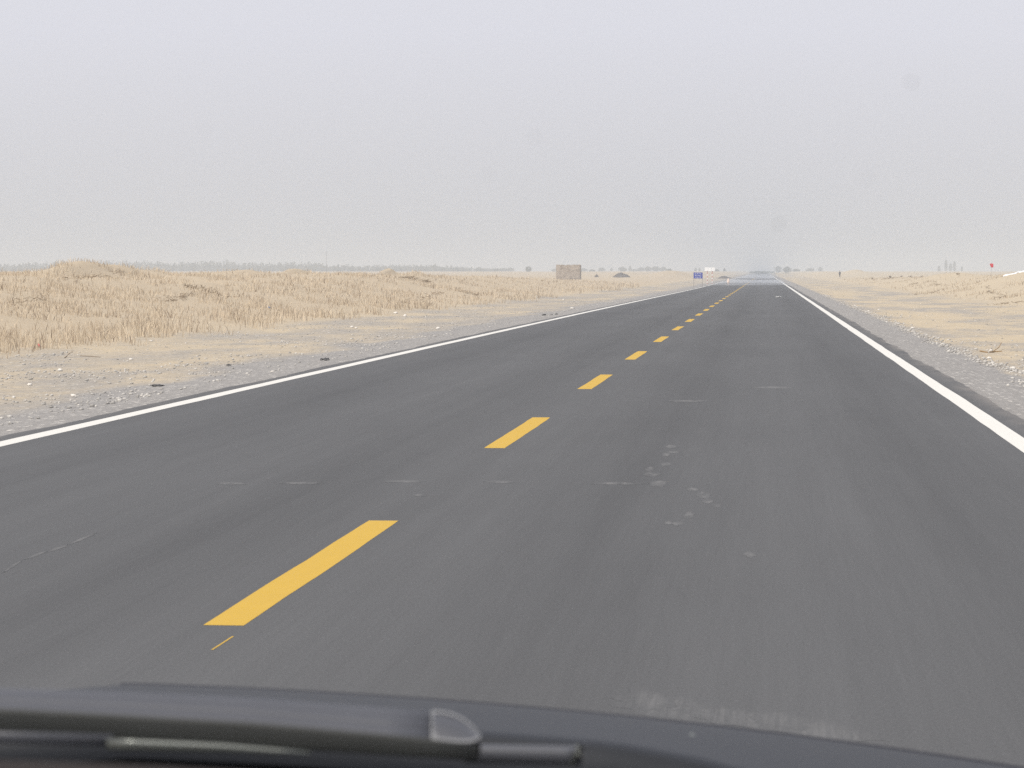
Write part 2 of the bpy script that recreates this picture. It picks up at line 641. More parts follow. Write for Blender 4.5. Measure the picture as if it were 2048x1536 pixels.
BL = [(1342, 893, 26, 6), (1347, 904, 28, 5), (1333, 909, 18, 6), (1331, 928, 22, 6), (1305, 948, 34, 8), (1300, 938, 18, 9), (1318, 967, 36, 12),
      (1385, 979, 26, 6), (1408, 990, 26, 14), (1416, 1002, 28, 8), (1433, 1011, 20, 7), (1378, 1030, 20, 12), (1355, 1047, 26, 8), (1337, 1045, 16, 8),
      (840, 990, 30, 5), (1500, 1108, 26, 12)]
for i, (a, b, c, d) in enumerate(BL):
    blotch("dusty_smear", a, b, c * 1.3, d * 1.5, seed=i)
for i, (x0, x1, y) in enumerate(((425, 500, 967), (550, 650, 966), (760, 855, 963), (965, 1035, 964), (1170, 1300, 967), (1330, 1420, 802), (1490, 1600, 775))):
    blotch("pale_joint", (x0 + x1) / 2, y, (x1 - x0) * 1.1, 7.0, 20, 40 + i)
# the wandering pale scratch in the other lane
for i, (x0, y0_, x1, y1_) in enumerate(((0, 1148, 52, 1116), (45, 1120, 98, 1101), (88, 1106, 142, 1088), (132, 1091, 200, 1063))):
    blotch("pale_scratch", (x0 + x1) / 2, (y0_ + y1_) / 2, x1 - x0, 7.0, 24, 60 + i, (y1_ - y0_) / (x1 - x0))
# a dusty patch of asphalt just ahead of the bonnet
for i, (x0, y0_, w_, h_) in enumerate(((1330, 1412, 260, 60), (1300, 1400, 120, 55), (1480, 1436, 300, 50), (1640, 1462, 300, 56), (1560, 1440, 160, 40))):
    blotch("dusty_patch", x0, y0_, w_, h_, 30, 2 + i * 6, 0.15, mat=M['faint_scuff'])


# ------------------------------------------------------------------ dry grass on the banks (nobody could count it)
def blades(name, xy, hgt, wid, tone, mat, lean=0.75):
    n = len(xy)
    z0 = height(xy[:, 0], xy[:, 1]) - 0.02
    az = rng.uniform(0, 2 * math.pi, n)
    ln = rng.uniform(0.05, lean, n) * hgt
    face = rng.uniform(-0.9, 0.9, n)
    ux, uy = np.cos(face), np.sin(face)
    v = np.zeros((n, 5, 3))
    bx, by = np.cos(az) * ln, np.sin(az) * ln
    for k, (f, wf) in enumerate(((0, 1.0), (0.55, 0.85))):
        for s, j in ((-1, 0), (1, 1)):
            v[:, k * 2 + j, 0] = xy[:, 0] + bx * f * f + s * ux * wid * wf / 2
            v[:, k * 2 + j, 1] = xy[:, 1] + by * f * f + s * uy * wid * wf / 2
            v[:, k * 2 + j, 2] = z0 + hgt * f
    v[:, 4, 0] = xy[:, 0] + bx
    v[:, 4, 1] = xy[:, 1] + by
    v[:, 4, 2] = z0 + hgt
    b = np.arange(n)[:, None] * 5
    tri = np.concatenate([b + np.array([[0, 1, 3]]), b + np.array([[0, 3, 2]]), b + np.array([[2, 3, 4]])], 0)
    o = arrays(name, v.reshape(-1, 3), tri, mat)
    tone_attr(o, np.repeat(np.clip(tone, 0, 1), 5))
    return o


def scatter(n, ratio_a, ratio_b, y_a, y_b, power=1.0):
    """points in a wedge of ground seen from the road, denser up the road where it shows"""
    u = rng.uniform(0, 1, n) ** power
    Y = y_a * (y_b / y_a) ** u
    X = rng.uniform(ratio_a, ratio_b, n) * Y
    return np.stack([X, Y], -1)


pts = scatter(260000, -0.34, -0.045, 34, 320, 0.9)
X, Y = pts[:, 0], pts[:, 1]
foot = -X - 11.6 + fbm(X * 0 + 3.3, Y / 14.0, 5, 3) * 1.6 + fbm(X / 2, Y / 3, 77, 3) * 1.2
dens = sstep(foot / 1.2) * (0.10 + 0.9 * sstep((fbm(X / 0.8, Y / 1.7, 91, 4) + 0.16) / 0.4))
dens *= 1 - 0.75 * sstep((fbm(X / 6, Y / 16, 95, 3) - 0.12) / 0.25)
dens *= np.where(Y > 150, 0.55, 1.0)
keep = rng.uniform(0, 1, len(X)) < dens
pts = pts[keep]
Y = pts[:, 1]
cl_ = np.clip(fbm(pts[:, 0] / 0.8, Y / 1.7, 91, 4) * 1.6 + 0.5, 0.15, 1.2)
ft = sstep(1 - (foot[keep] - 1.0) / 3.0)                 # taller reeds along the foot of the bank
hg = rng.uniform(0.05, 0.22, len(Y)) * (0.45 + 0.75 * cl_) * (1 + 0.5 * ft)
wd = rng.uniform(0.006, 0.013, len(Y)) * (0.6 + Y / 70)
tn = 0.54 + 0.26 * rng.uniform(0, 1, len(Y)) ** 0.7 + 0.20 * vnoise(pts[:, 0] / 0.7 + 9, Y / 1.5, 33)
tn = np.where(rng.uniform(0, 1, len(Y)) < 0.13, rng.uniform(0, 0.35, len(Y)), tn)
grass = blades("dry_grass", pts, hg, wd, tn, M['straw'])
tag(grass, 'pale dry reed stubble covering the sandy bank along the road', 'dry grass', kind='stuff')

pts = scatter(60000, 0.028, 0.10, 60, 420, 0.9)
X, Y = pts[:, 0], pts[:, 1]
dens = sstep((X - 8.5) / 3) * (0.03 + 0.97 * sstep((fbm(X / 1.6, Y / 5, 191, 4) - 0.10) / 0.35))
keep = rng.uniform(0, 1, len(X)) < dens * 0.55
pts = pts[keep]
Y = pts[:, 1]
hg = rng.uniform(0.05, 0.22, len(Y))
wd = rng.uniform(0.006, 0.014, len(Y)) * (0.6 + Y / 80)
sg = blades("sparse_grass", pts, hg, wd, rng.uniform(0.2, 0.9, len(Y)), M['straw'])
tag(sg, 'sparse short dry stubble on the sand right of the road', 'dry grass', kind='stuff')


# ------------------------------------------------------------------ gravel stones (stuff) and larger single stones
def ico(sub=1):
    bm = bmesh.new()
    bmesh.ops.create_icosphere(bm, subdivisions=sub, radius=1.0)
    v = np.array([q.co[:] for q in bm.verts])
    f = np.array([[q.index for q in p.verts] for p in bm.faces])
    bm.free()
    return v, f


def stones(name, xy, size, tone, mat):
    bv, bf = ico(1)
    n, k = len(xy), len(bv)
    jit = rng.uniform(0.65, 1.2, (n, k, 1))
    sc = np.stack([rng.uniform(0.7, 1.3, n), rng.uniform(0.7, 1.3, n), rng.uniform(0.4, 0.8, n)], -1)[:, None, :]
    v = bv[None] * jit * sc * size[:, None, None] / 2
    a = rng.uniform(0, 6.28, n)
    c, s = np.cos(a)[:, None], np.sin(a)[:, None]
    x, y = v[..., 0] * c - v[..., 1] * s, v[..., 0] * s + v[..., 1] * c
    z0 = height(xy[:, 0], xy[:, 1])
    w = np.stack([x + xy[:, :1], y + xy[:, 1:], v[..., 2] + (z0 + size * 0.12)[:, None]], -1)
    f = (np.arange(n)[:, None, None] * k + bf[None]).reshape(-1, 3)
    o = arrays(name, w.reshape(-1, 3), f, mat)
    tone_attr(o, np.repeat(np.clip(tone, 0, 1), k))
    return o


L = []
n = 17000                                    # left verge
Y = 15 * (150 / 15) ** rng.uniform(0, 1, n)
X = -rng.uniform(6.4, 12.0, n)
p_ = 0.15 + 0.85 * sstep((fbm(X / 1.2, Y / 3.0, 301, 4) - 0.02) / 0.3)
k_ = rng.uniform(0, 1, n) < p_
L.append((np.stack([X, Y], -1)[k_], 0.016 + 0.042 * rng.uniform(0, 1, k_.sum()) ** 2.4))
n = 2600                                    # heap of stones along the right gravel edge
Y = 22 * (160 / 22) ** rng.uniform(0, 1, n)
X = 3.32 + rng.normal(0, 0.13, n) + fbm(Y / 4, Y * 0, 12, 3) * 0.22
L.append((np.stack([X, Y], -1), 0.02 + 0.05 * rng.uniform(0, 1, n) ** 1.8))
n = 4200                                    # sand on the right
Y = 26 * (170 / 26) ** rng.uniform(0, 1, n)
X = 3.4 + rng.uniform(0, 1, n) * (0.12 * Y - 2)
p_ = 0.12 + 0.88 * sstep((fbm(X / 1.4, Y / 5.0, 305, 4) - 0.04) / 0.3)
k_ = (rng.uniform(0, 1, n) < p_) & (X < 12)
L.append((np.stack([X, Y], -1)[k_], 0.02 + 0.05 * rng.uniform(0, 1, k_.sum()) ** 2.2))
xy = np.concatenate([q[0] for q in L])
sz = np.concatenate([q[1] for q in L])
gr = stones("gravel", xy, sz, 0.3 + 0.7 * rng.uniform(0, 1, len(xy)), M['stone'])
tag(gr, 'loose grey and white gravel strewn along both road shoulders', 'gravel', kind='stuff')

bv, bf = ico(2)
BIG = [(876, 658, 9, 'pale stone lying just off the left road edge'), (810, 633, 8, None), (791, 627, 7, None), (1144, 618, 8, None), (147, 794, 11, None),
       (1127, 600, 4, None), (630, 631, 7, None), (704, 655, 7, None), (712, 657, 6, None), (104, 690, 6, None), (302, 683, 7, None),
       (592, 708, 6, None), (262, 720, 8, None), (60, 772, 9, None), (120, 742, 10, None), (1710, 612, 5, None), (1825, 657, 8, None),
       (1758, 620, 5, None), (1885, 690, 9, None), (1978, 718, 9, None), (2025, 738, 11, None), (1737, 623, 5, None), (1043, 672, 6, None), (545, 745, 8, None)]
for i, (px, py, w, lb) in enumerate(BIG):
    g = hit(px, py)
    s = w * g.y / F / 2
    r = np.random.default_rng(500 + i)
    v = bv * (1 + 0.22 * r.uniform(-1, 1, (len(bv), 1))) * s * np.array([1.0, r.uniform(0.8, 1.3), r.uniform(0.5, 0.75)])
    o = arrays("stone", v, bf, M['pale_stone'])
    o.location = (g.x, g.y, g.z + s * 0.25)
    o.rotation_euler = (0, 0, r.uniform(0, 6))
    tag(o, 'small pale stone lying on the gravel beside the road', 'stone', 'pale stones on the gravel shoulders')


# ------------------------------------------------------------------ brush, twigs and litter
def brush(name, label, p0, p1, n, hgt, thick, seed, mat='twig', cat='dry brush', group='dry brush heaps lying low on the sand'):
    """a low heap of bent dry twigs lying along the ground between two spots"""
    r = random.Random(seed)
    a, b = hit(*p0), hit(*p1)
    c = (a + b) / 2
    bm = bmesh.new()
    for k in range(n):
        f = r.random()
        q = a.lerp(b, f)
        q = Vector((q.x + r.gauss(0, 0.12), q.y + r.gauss(0, 0.4), 0))
        q.z = hz(q.x, q.y)
        d = (b - a).normalized()
        ln = r.uniform(0.25, 0.9) * hgt * 2.0
        ang = r.gauss(0, 0.7)
        dirv = Vector((d.x * math.cos(ang) - d.y * math.sin(ang), d.x * math.sin(ang) + d.y * math.cos(ang), r.uniform(0.0, 0.55))).normalized()
        pp = []
        for j in range(4):
            t = j / 3
            e = q + dirv * ln * t + Vector((r.gauss(0, 0.03), r.gauss(0, 0.03), 0.02 + r.uniform(0, 0.25) * hgt - t * t * 0.25 * ln * dirv.z))
            pp.append(e - c)
        rad = thick * r.uniform(0.5, 1.2)
        add_tube(bm, pp, [rad, rad * 0.8, rad * 0.6, rad * 0.3], 4)
    o = obj(name, bm, M[mat])
    o.location = c
    return tag(o, label, cat, group)


BR = [((1972, 574), (2008, 600), 36, 0.26, 0.011, 'long dark line of dry brush running down the sand slope at the right edge'),
      ((1822, 591), (1890, 580), 36, 0.22, 0.011, 'wide heap of dry brush on open sand below the slanting dark brush line'),
      ((1812, 573), (1838, 566), 20, 0.2, 0.012, 'short heap of dry brush above the wide sand heap'),
      ((1866, 564), (1882, 573), 20, 0.2, 0.012, 'small dark brush heap on the sand crest beneath the hazy poplars'),
      ((1763, 560), (1792, 557), 34, 0.25, 0.018, 'low brush heap on the sand to the right of the standing person'),
      ((1983, 612), (2040, 606), 30, 0.15, 0.008, 'thin scatter of brown twigs below the slanting dark brush line'),
      ((135, 563), (245, 547), 44, 0.22, 0.009, 'long brown twig line added for the shadow across the tallest grassy hummock'),  # twigs added in place of the shadow line on this hummock
      ((5, 613), (95, 593), 30, 0.18, 0.008, 'brown twig line low on the grass bank at the left frame edge'),
      ((332, 606), (380, 590), 46, 0.22, 0.009, 'twig line rising through dry grass right of the tallest hummock'),
      ((378, 575), (450, 598), 60, 0.22, 0.010, 'twig line falling through dry grass right of the tallest hummock'),
      ((800, 557), (856, 566), 60, 0.25, 0.013, 'brown twig line on the crest behind the bare sand slope'),
      ((812, 612), (890, 582), 50, 0.22, 0.010, 'line of brown twigs edging the bare sand slope'),
      ((925, 585), (960, 594), 34, 0.22, 0.012, 'short twig line at the far end of the bare sand slope'),
      ((1052, 563), (1095, 556), 40, 0.22, 0.016, 'brown twig line on sand below and left of the square hut')]
for i, (a, b, n, h, th, lb) in enumerate(BR):
    brush("dry_brush", lb, a, b, n, h, th, 900 + i)


def stick(name, label, pxs, rad, mat, cat='stick', side=None):
    pts = [hit(*p) for p in pxs]
    c = pts[0].copy()
    bm = bmesh.new()
    add_tube(bm, [p - c + Vector((0, 0, rad * 0.8)) for p in pts], [rad] * (len(pts) - 1) + [rad * 0.6], 6)
    for s in side or ():
        q = [hit(*p) for p in s]
        add_tube(bm, [p - c + Vector((0, 0, rad + 0.05 * k)) for k, p in enumerate(q)], rad * 0.6, 5)
    o = obj(name, bm, M[mat])
    o.location = c
    return tag(o, label, cat)


stick("stick", 'forked yellow-brown stick lying on sand beside the stone heap at the right shoulder', [(1960, 703), (1975, 706), (1990, 705), (2004, 704)], 0.012, 'stick', side=[[(1986, 705), (1998, 702), (2003, 698)]])
stick("stick", 'long thin brown stick lying on the gravel verge under the grass bank', [(160, 713), (180, 714), (201, 715)], 0.006, 'twig')
stick("stick", 'short bent brown stick standing up beside the long thin stick', [(129, 717), (133, 714), (139, 707)], 0.006, 'twig', side=[[(130, 717), (138, 716), (146, 716)]])


def scrap(name, label, px, py, wpx, hpx, mat, cat, seed, lift=0.5):
    """a crumpled piece of litter"""
    g = hit(px, py)
    r = np.random.default_rng(seed)
    w, h = wpx * g.y / F, hpx * g.y / F
    n = 7
    gx, gy = np.meshgrid(np.linspace(-0.5, 0.5, n), np.linspace(-0.5, 0.5, n))
    zz = r.uniform(0, 1, (n, n)) * (1 - 1.2 * (gx ** 2 + gy ** 2))
    v = np.stack([gx * w + r.normal(0, 0.05 * w, gx.shape), gy * w * 1.3 + r.normal(0, 0.06 * w, gx.shape), np.maximum(zz, 0) * h], -1).reshape(-1, 3)
    idq = np.arange(n * n).reshape(n, n)
    q = np.stack([idq[:-1, :-1], idq[:-1, 1:], idq[1:, 1:], idq[1:, :-1]], -1).reshape(-1, 4)
    o = arrays(name, v, q, mat)
    md = o.modifiers.new("thick", 'SOLIDIFY')
    md.thickness = max(0.003, 0.03 * w)
    o.location = (g.x, g.y, g.z + 0.006)
    return tag(o, label, cat)


M['red'] = simple("red_plastic", (0.55, 0.05, 0.07), 0.5, 0.4, 0, 0.15, 20)
M['blue_scrap'] = simple("blue_plastic", (0.12, 0.22, 0.42), 0.5, 0.4, 0, 0.15, 20)
M['white_plastic'] = simple("white_plastic", (0.80, 0.80, 0.79), 0.5, 0.4, 0, 0.08, 8)
M['pale_scrap'] = simple("dusty_pale_plastic", (0.40, 0.40, 0.39), 0.6, 0.3, 0, 0.25, 8)
M['rubber'] = simple("black_rubber", (0.055, 0.054, 0.054), 0.6, 0.4, 0, 0.3, 30)
M['dark_earth'] = simple("dark_earth", (0.11, 0.10, 0.095), 0.95, 0.1, 0, 0.35, 2.5, 0.6)
scrap("litter_scrap", 'red scrap of litter at the foot of the grass bank', 78, 697, 7, 10, M['red'], 'litter', 1)
scrap("litter_scrap", 'small blue scrap of litter caught in the dry grass', 536, 618, 8, 5, M['blue_scrap'], 'litter', 2)
scrap("tyre_shred", 'black shred of rubber on the gravel close to the left white line', 650, 722, 17, 7, M['rubber'], 'tyre shred', 3)
scrap("tyre_shred", 'smaller dark shred further from the white line', 458, 734, 9, 5, M['rubber'], 'tyre shred', 4)
scrap("tyre_shred", 'thin dark shred on the gravel nearest the camera', 315, 774, 22, 4, M['rubber'], 'tyre shred', 5)
g = hit(1557, 597)
scrap("plastic_scrap", 'crumpled pale plastic scrap lying on the right lane of the asphalt', 1557, 598, 11, 3, M['pale_scrap'], 'litter', 6).location.z = 0.012
for k, (px, py, w, lb) in enumerate(((1088, 631, 8, 'largest black clod on the far left shoulder'), (1103, 630, 4, 'middle one of the small black clods on the left shoulder'),
                                     (1113, 629, 5, 'small black clod nearest the distant signs on the left shoulder'))):
    g = hit(px, py)
    s = w * g.y / F / 2
    r = np.random.default_rng(700 + k)
    o = arrays("clod", bv * (1 + 0.25 * r.uniform(-1, 1, (len(bv), 1))) * s * np.array([1, 1.2, 0.6]), bf, M['rubber'])
    o.location = (g.x, g.y, g.z + s * 0.3)
    tag(o, lb, 'clod', 'black clods on the shoulder')


def heap(name, label, px0, px1, ptop, pbase, Y, mat, cat, seed):
    """a low irregular mound of its own"""
    Y = hit((px0 + px1) / 2, pbase, 150).y
    a, b = at(px0, pbase, Y), at(px1, pbase, Y)
    top = at((px0 + px1) / 2, ptop, Y)
    w = (b.x - a.x) / 2
    c = Vector(((a.x + b.x) / 2, Y, min(a.z, hz((a.x + b.x) / 2, Y) - 0.02)))
    hgt = top.z - c.z
    n, mring = 28, 10
    v, f = [], []
    for j in range(mring + 1):
        t = j / mring
        for k in range(n):
            al = 2 * math.pi * k / n
            rr = t * (1 + 0.25 * float(fbm(np.array([math.cos(al) * 2 + seed]), np.array([math.sin(al) * 2]), seed, 3)[0]))
            x, y = math.cos(al) * rr * w, math.sin(al) * rr * w * 0.8
            e = float(fbm(np.array([x / w * 3 + seed]), np.array([y / w * 3]), seed + 5, 4)[0])
            z = hgt * max(0, (1 - t ** 1.7)) * (1 + 0.6 * e)
            v.append((x, y, z))
    for j in range(mring):
        for k in range(n):
            f.append((j * n + k, j * n + (k + 1) % n, (j + 1) * n + (k + 1) % n, (j + 1) * n + k))
    o = arrays(name, v, f, mat)
    o.location = c
    return tag(o, label, cat)


heap("dirt_heap", 'low heap of dark earth on the sand between hut and blue sign', 1221, 1262, 547, 554.5, 400, M['dark_earth'], 'earth heap', 31)
heap("dirt_heap", 'small dark earth heap between the hut and the larger dark heap', 1188, 1198, 549.5, 554.5, 400, M['dark_earth'], 'earth heap', 37)
heap("dirt_heap", 'low dark ridge of earth beside the far pale cone on the left road edge', 1434, 1464, 552.2, 557, 380, M['dark_earth'], 'earth heap', 43)


# ------------------------------------------------------------------ the mud brick hut
def brick_material():
    m = new_mat("mud_brick")
    t = NT(m)
    tc = t.n.new("ShaderNodeTexCoord").outputs['Object']
    x, y, z = t.xyz(tc)
    cb = t.n.new("ShaderNodeCombineXYZ")
    t.put(cb.inputs[0], t.math('ADD', x, y))
    t.put(cb.inputs[1], z)
    b = t.n.new("ShaderNodeTexBrick")
    t.put(b.inputs['Vector'], cb.outputs[0])
    b.inputs['Color1'].default_value = (0.35, 0.30, 0.25, 1)
    b.inputs['Color2'].default_value = (0.46, 0.40, 0.335, 1)
    b.inputs['Mortar'].default_value = (0.22, 0.185, 0.15, 1)
    b.inputs['Scale'].default_value = 1.0
    b.inputs['Mortar Size'].default_value = 0.012
    b.inputs['Brick Width'].default_value = 0.28
    b.inputs['Row Height'].default_value = 0.11
    n = t.noise(tc, 1.7, 5, 0.7)
    c = t.mix(t.rng(n, 0.52, 0.62, 0, 0.6), b.outputs['Color'], (0.15, 0.115, 0.09))
    t.out(t.bsdf(c, 0.95, 0.1, 0, t.bump(n, 0.5, 0.05)))
    return m


M['mud_brick'] = brick_material()
HY = 420
hl, hr = at(1112, 558, HY), at(1159.5, 558, HY)
htop = at(1135, 529.5, HY).z
hb = min(hl.z, hz((hl.x + hr.x) / 2, HY)) - 0.1
hut = empty("brick_hut", ((hl.x + hr.x) / 2, HY, hb))
tag(hut, 'small square flat-topped mud brick hut standing alone on the sand', 'hut')
W, H, T = hr.x - hl.x, htop - hb, 0.30
for (cx, cy, sx, sy) in ((0, 0, W, T), (0, W * 0.9, W, T), (-W / 2 + T / 2, W * 0.45, T, W * 0.9 - T - 0.01), (W / 2 - T / 2, W * 0.45, T, W * 0.9 - T - 0.01)):
    bm = bmesh.new()
    # walls with a broken, uneven top
    nseg = 14
    along_x = sx > sy
    ln = sx if along_x else sy
    rr = random.Random(int(cx * 10) + 3)
    tops = [H + rr.uniform(-0.10, 0.06) for _ in range(nseg + 1)]
    rows = []
    for k in range(nseg + 1):
        u = -ln / 2 + ln * k / nseg
        o_ = (u, -sy / 2) if along_x else (-sx / 2, u)
        i_ = (u, sy / 2) if along_x else (sx / 2, u)
        rows.append([bm.verts.new((cx + o_[0], cy + o_[1], 0)), bm.verts.new((cx + o_[0], cy + o_[1], tops[k])),
                     bm.verts.new((cx + i_[0], cy + i_[1], tops[k])), bm.verts.new((cx + i_[0], cy + i_[1], 0))])
    for k in range(nseg):
        for j in range(3):
            bm.faces.new((rows[k][j], rows[k + 1][j], rows[k + 1][j + 1], rows[k][j + 1]))
    bm.faces.new(rows[0])
    bm.faces.new(rows[-1][::-1])
    obj("wall", bm, M['mud_brick'], hut)
bm = bmesh.new()
for k in range(9):
    add_box(bm, (-W / 2 + W * (k + 0.5) / 9, W * 0.45, H - 0.28), (W / 9 - 0.02, W * 0.9 - T - 0.02 - 0.3, 0.10))
obj("roof", bm, M['mud_brick'], hut)
bm = bmesh.new()
for k in range(16):
    rr = random.Random(k)
    add_box(bm, (rr.uniform(-0.3, 1.4), -rr.uniform(0.3, 0.9), 0.05 + rr.uniform(0, 0.22)), (rr.uniform(0.15, 0.3), rr.uniform(0.1, 0.2), 0.11),
            Euler((rr.uniform(-.5, .5), rr.uniform(-.5, .5), rr.uniform(0, 3))).to_matrix(), 0.01)
rub = obj("rubble", bm, M['mud_brick'])
rub.location = (hut.location.x + 0.5, HY - 0.1, hz(hut.location.x + 0.7, HY - 0.6))
tag(rub, 'low heap of fallen bricks at the foot of the hut', 'rubble')

# ------------------------------------------------------------------ signs and markers
M['sign_blue'] = simple("sign_blue", (0.035, 0.055, 0.33), 0.5, 0.4, 0, 0.08, 4)
M['sign_white'] = simple("sign_white", (0.85, 0.85, 0.84), 0.5, 0.4, 0, 0.04, 2)
M['steel'] = simple("grey_steel", (0.30, 0.29, 0.28), 0.5, 0.4, 0.5, 0.1, 10)
M['post_red'] = simple("post_red", (0.55, 0.24, 0.19), 0.6, 0.3, 0, 0.1, 10)
SY = 250
a, b = at(1387.2, 545.0, SY), at(1405.2, 557.0, SY)
sg = empty("road_sign", ((a.x + b.x) / 2, SY, hz((a.x + b.x) / 2, SY)))
tag(sg, 'low blue rectangular road sign with white writing on two thin legs', 'sign')
w, zt, zb = b.x - a.x, a.z - sg.location.z, b.z - sg.location.z
bm = bmesh.new()
add_box(bm, (0, 0, (zt + zb) / 2), (w, 0.02, zt - zb), None, 0.004)
panel = obj("panel", bm, M['sign_blue'], sg)
bm = bmesh.new()
hh = zt - zb
rr = random.Random(5)
for row, (zc, chh, n) in enumerate(((0.80, 0.22, 4), (0.50, 0.13, 6), (0.20, 0.20, 4))):
    for k in range(n):
        cx = -w * 0.38 + w * 0.76 * (k + 0.5) / n
        cw = w * 0.76 / n * 0.72
        z0 = zb + hh * zc
        ch = hh * chh
        st = max(0.014, ch * 0.16)
        for s in range(2):      # the horizontal and upright strokes of each character, too far off to read
            add_box(bm, (cx + rr.uniform(-.1, .1) * cw, -0.0125, z0 + ch * (0.32 - 0.6 * s + rr.uniform(-.1, .1))), (cw * rr.uniform(0.6, 1), 0.004, st))
        add_box(bm, (cx + rr.uniform(-.25, .25) * cw, -0.0155, z0), (st, 0.004, ch * rr.uniform(0.7, 1)))
obj("lettering", bm, M['sign_white'], panel)
for s in (-1, 1):
    bm = bmesh.new()
    add_tube(bm, [(s * (w / 2 - 0.02), 0.03, -0.2), (s * (w / 2 - 0.02), 0.03, zt)], 0.017, 8)
    obj("leg", bm, M['steel'], sg)

BY = 330
a, b = at(1409.3, 535.0, BY), at(1429.8, 542.2, BY)
sg = empty("board_sign", ((a.x + b.x) / 2, BY, hz((a.x + b.x) / 2, BY)))
tag(sg, 'wide white board on two red and white banded posts behind the blue sign', 'sign')
w, zt, zb = b.x - a.x, a.z - sg.location.z, b.z - sg.location.z
for k in range(3):
    bm = bmesh.new()
    add_box(bm, (-w / 2 + w * (k + 0.5) / 3, 0, (zt + zb) / 2), (w / 3 - 0.025, 0.03, zt - zb), None, 0.004)
    obj("panel", bm, M['sign_white'], sg)
for s in (-1, 1):
    bm = bmesh.new()
    add_tube(bm, [(s * w * 0.24, 0.06, -0.2), (s * w * 0.24, 0.06, zt)], 0.045, 10)
    post = obj("post", bm, M['post_red'], sg)
    for k in range(5):
        zz = 0.1 + k * 0.42
        if zz + 0.2 > zb:
            break
        bm = bmesh.new()
        add_tube(bm, [(s * w * 0.24, 0.06, zz), (s * w * 0.24, 0.06, zz + 0.2)], 0.049, 10)
        obj("white_band", bm, M['sign_white'], post)

M['cone_pale'] = simple("sun_bleached_plastic", (0.75, 0.60, 0.50), 0.6, 0.3, 0, 0.08, 6)
CY = 360
g = at(1456.6, 556, CY)
gz = hz(g.x, CY)
cone = empty("traffic_cone", (g.x, CY, gz))
tag(cone, 'pale faded cone marker standing at the far left road edge', 'cone')
bm = bmesh.new()
add_tube(bm, [(0, 0, 0.03), (0, 0, 0.30), (0, 0, 0.5)], [0.19, 0.12, 0.045], 12)
obj("cone_body", bm, M['cone_pale'], cone)
bm = bmesh.new()
add_box(bm, (0, 0, 0.015), (0.44, 0.44, 0.03), None, 0.006)
obj("base", bm, M['cone_pale'], cone)

# red flag on a thin stake, far right
FY = 190
ft, fb = at(1982.5, 527.0, FY), at(1982.5, 535.0, FY)
fl = empty("flag", (ft.x, FY, hz(ft.x, FY)))
tag(fl, 'small red flag on a thin stake in the sand at the far right', 'flag')
z0 = fl.location.z
bm = bmesh.new()
add_tube(bm, [(0, 0, -0.1), (0.02, 0, ft.z - z0 + 0.03)], [0.008, 0.005], 6)
obj("stake", bm, M['steel'], fl)
n = 8
v, f = [], []
for j in range(n):
    for k in range(n):
        u, t_ = j / (n - 1), k / (n - 1)
        w_ = 0.25 * (1 - 0.55 * abs(t_ - 0.35))
        v.append((0.01 - u * w_ + 0.13, 0.035 * math.sin(u * 5 + t_ * 2) * u, (fb.z - z0) + (ft.z - fb.z) * (1 - t_) + 0.05 * u * math.sin(t_ * 3)))
for j in range(n - 1):
    for k in range(n - 1):
        f.append((j * n + k, (j + 1) * n + k, (j + 1) * n + k + 1, j * n + k + 1))
cl = arrays("flag_cloth", v, f, M['red'], fl, True)
cl.modifiers.new("thick", 'SOLIDIFY').thickness = 0.004

# white sheeting draped over the sand ridge, far right
best = max(((hz(ray(2025, 540).x * q, q) - EYE) / q, q) for q in np.arange(90, 400, 2.0))
WY = float(best[1]) - 3                   # the crest that makes the skyline there
a, b = at(2006, 543.5, WY), at(2075, 539.5, WY)
n, m_ = 40, 8
v, f = [], []
rs = np.random.default_rng(8)
for j in range(n):
    u = j / (n - 1)
    top = a.lerp(b, u)
    gz = hz(top.x, WY)
    hgt = 2.2 * WY / F * (0.55 + 0.45 * math.sin(min(1, u * 6) * math.pi / 2))
    for k in range(m_):
        al = math.pi * k / (m_ - 1)
        kk = 1 + 0.12 * rs.uniform(-1, 1)
        v.append((top.x, WY - math.cos(al) * 0.5 * kk + 1.0 * math.sin(j * 0.4), gz - 0.05 + (hgt + 0.05) * max(0, math.sin(al)) * kk))
for j in range(n - 1):
    for k in range(m_ - 1):
        f.append((j * m_ + k, (j + 1) * m_ + k, (j + 1) * m_ + k + 1, j * m_ + k + 1))
ws = arrays("white_sheeting", v, f, M['white_plastic'], None, True)
ws.modifiers.new("thick", 'SOLIDIFY').thickness = 0.01
tag(ws, 'long white sheeting draped along the sand crest at the right edge', 'sheeting')

# thin masts and marker posts in the haze
M['pole'] = simple("weathered_pole", (0.13, 0.12, 0.115), 0.8, 0.2, 0, 0.2, 2)
PO = [(653, 503, 546, 1150, 0.09, 'pole', 'tall thin utility pole standing among the hazy trees above the grass bank'),
      (122, 528, 546, 900, 0.09, 'sign_white', 'thin white post in the haze above the left grass bank'),
      (946, 533, 546, 900, 0.09, 'sign_white', 'thin white post in the haze left of the brick hut')]
for (px, pt, pb, Y, rad, mt, lb) in PO:
    t_ = at(px, pt, Y)
    z0 = hz(t_.x, Y) - 0.3
    p = empty("utility_pole", (t_.x, Y, z0))
    bm = bmesh.new()
    add_tube(bm, [(0, 0, 0), (0, 0, (t_.z - z0) * 0.5), (0, 0, t_.z - z0)], [rad * 1.2, rad, rad * 0.7], 8)
    if mt == 'pole':
        obj("shaft", bm, M[mt], p)
        bm = bmesh.new()
        add_box(bm, (0, 0.1, t_.z - z0 - 0.5), (1.0, 0.08, 0.09))
        obj("crossarm", bm, M[mt], p)
    else:
        obj("shaft", bm, M[mt], p)
    tag(p, lb, 'pole')

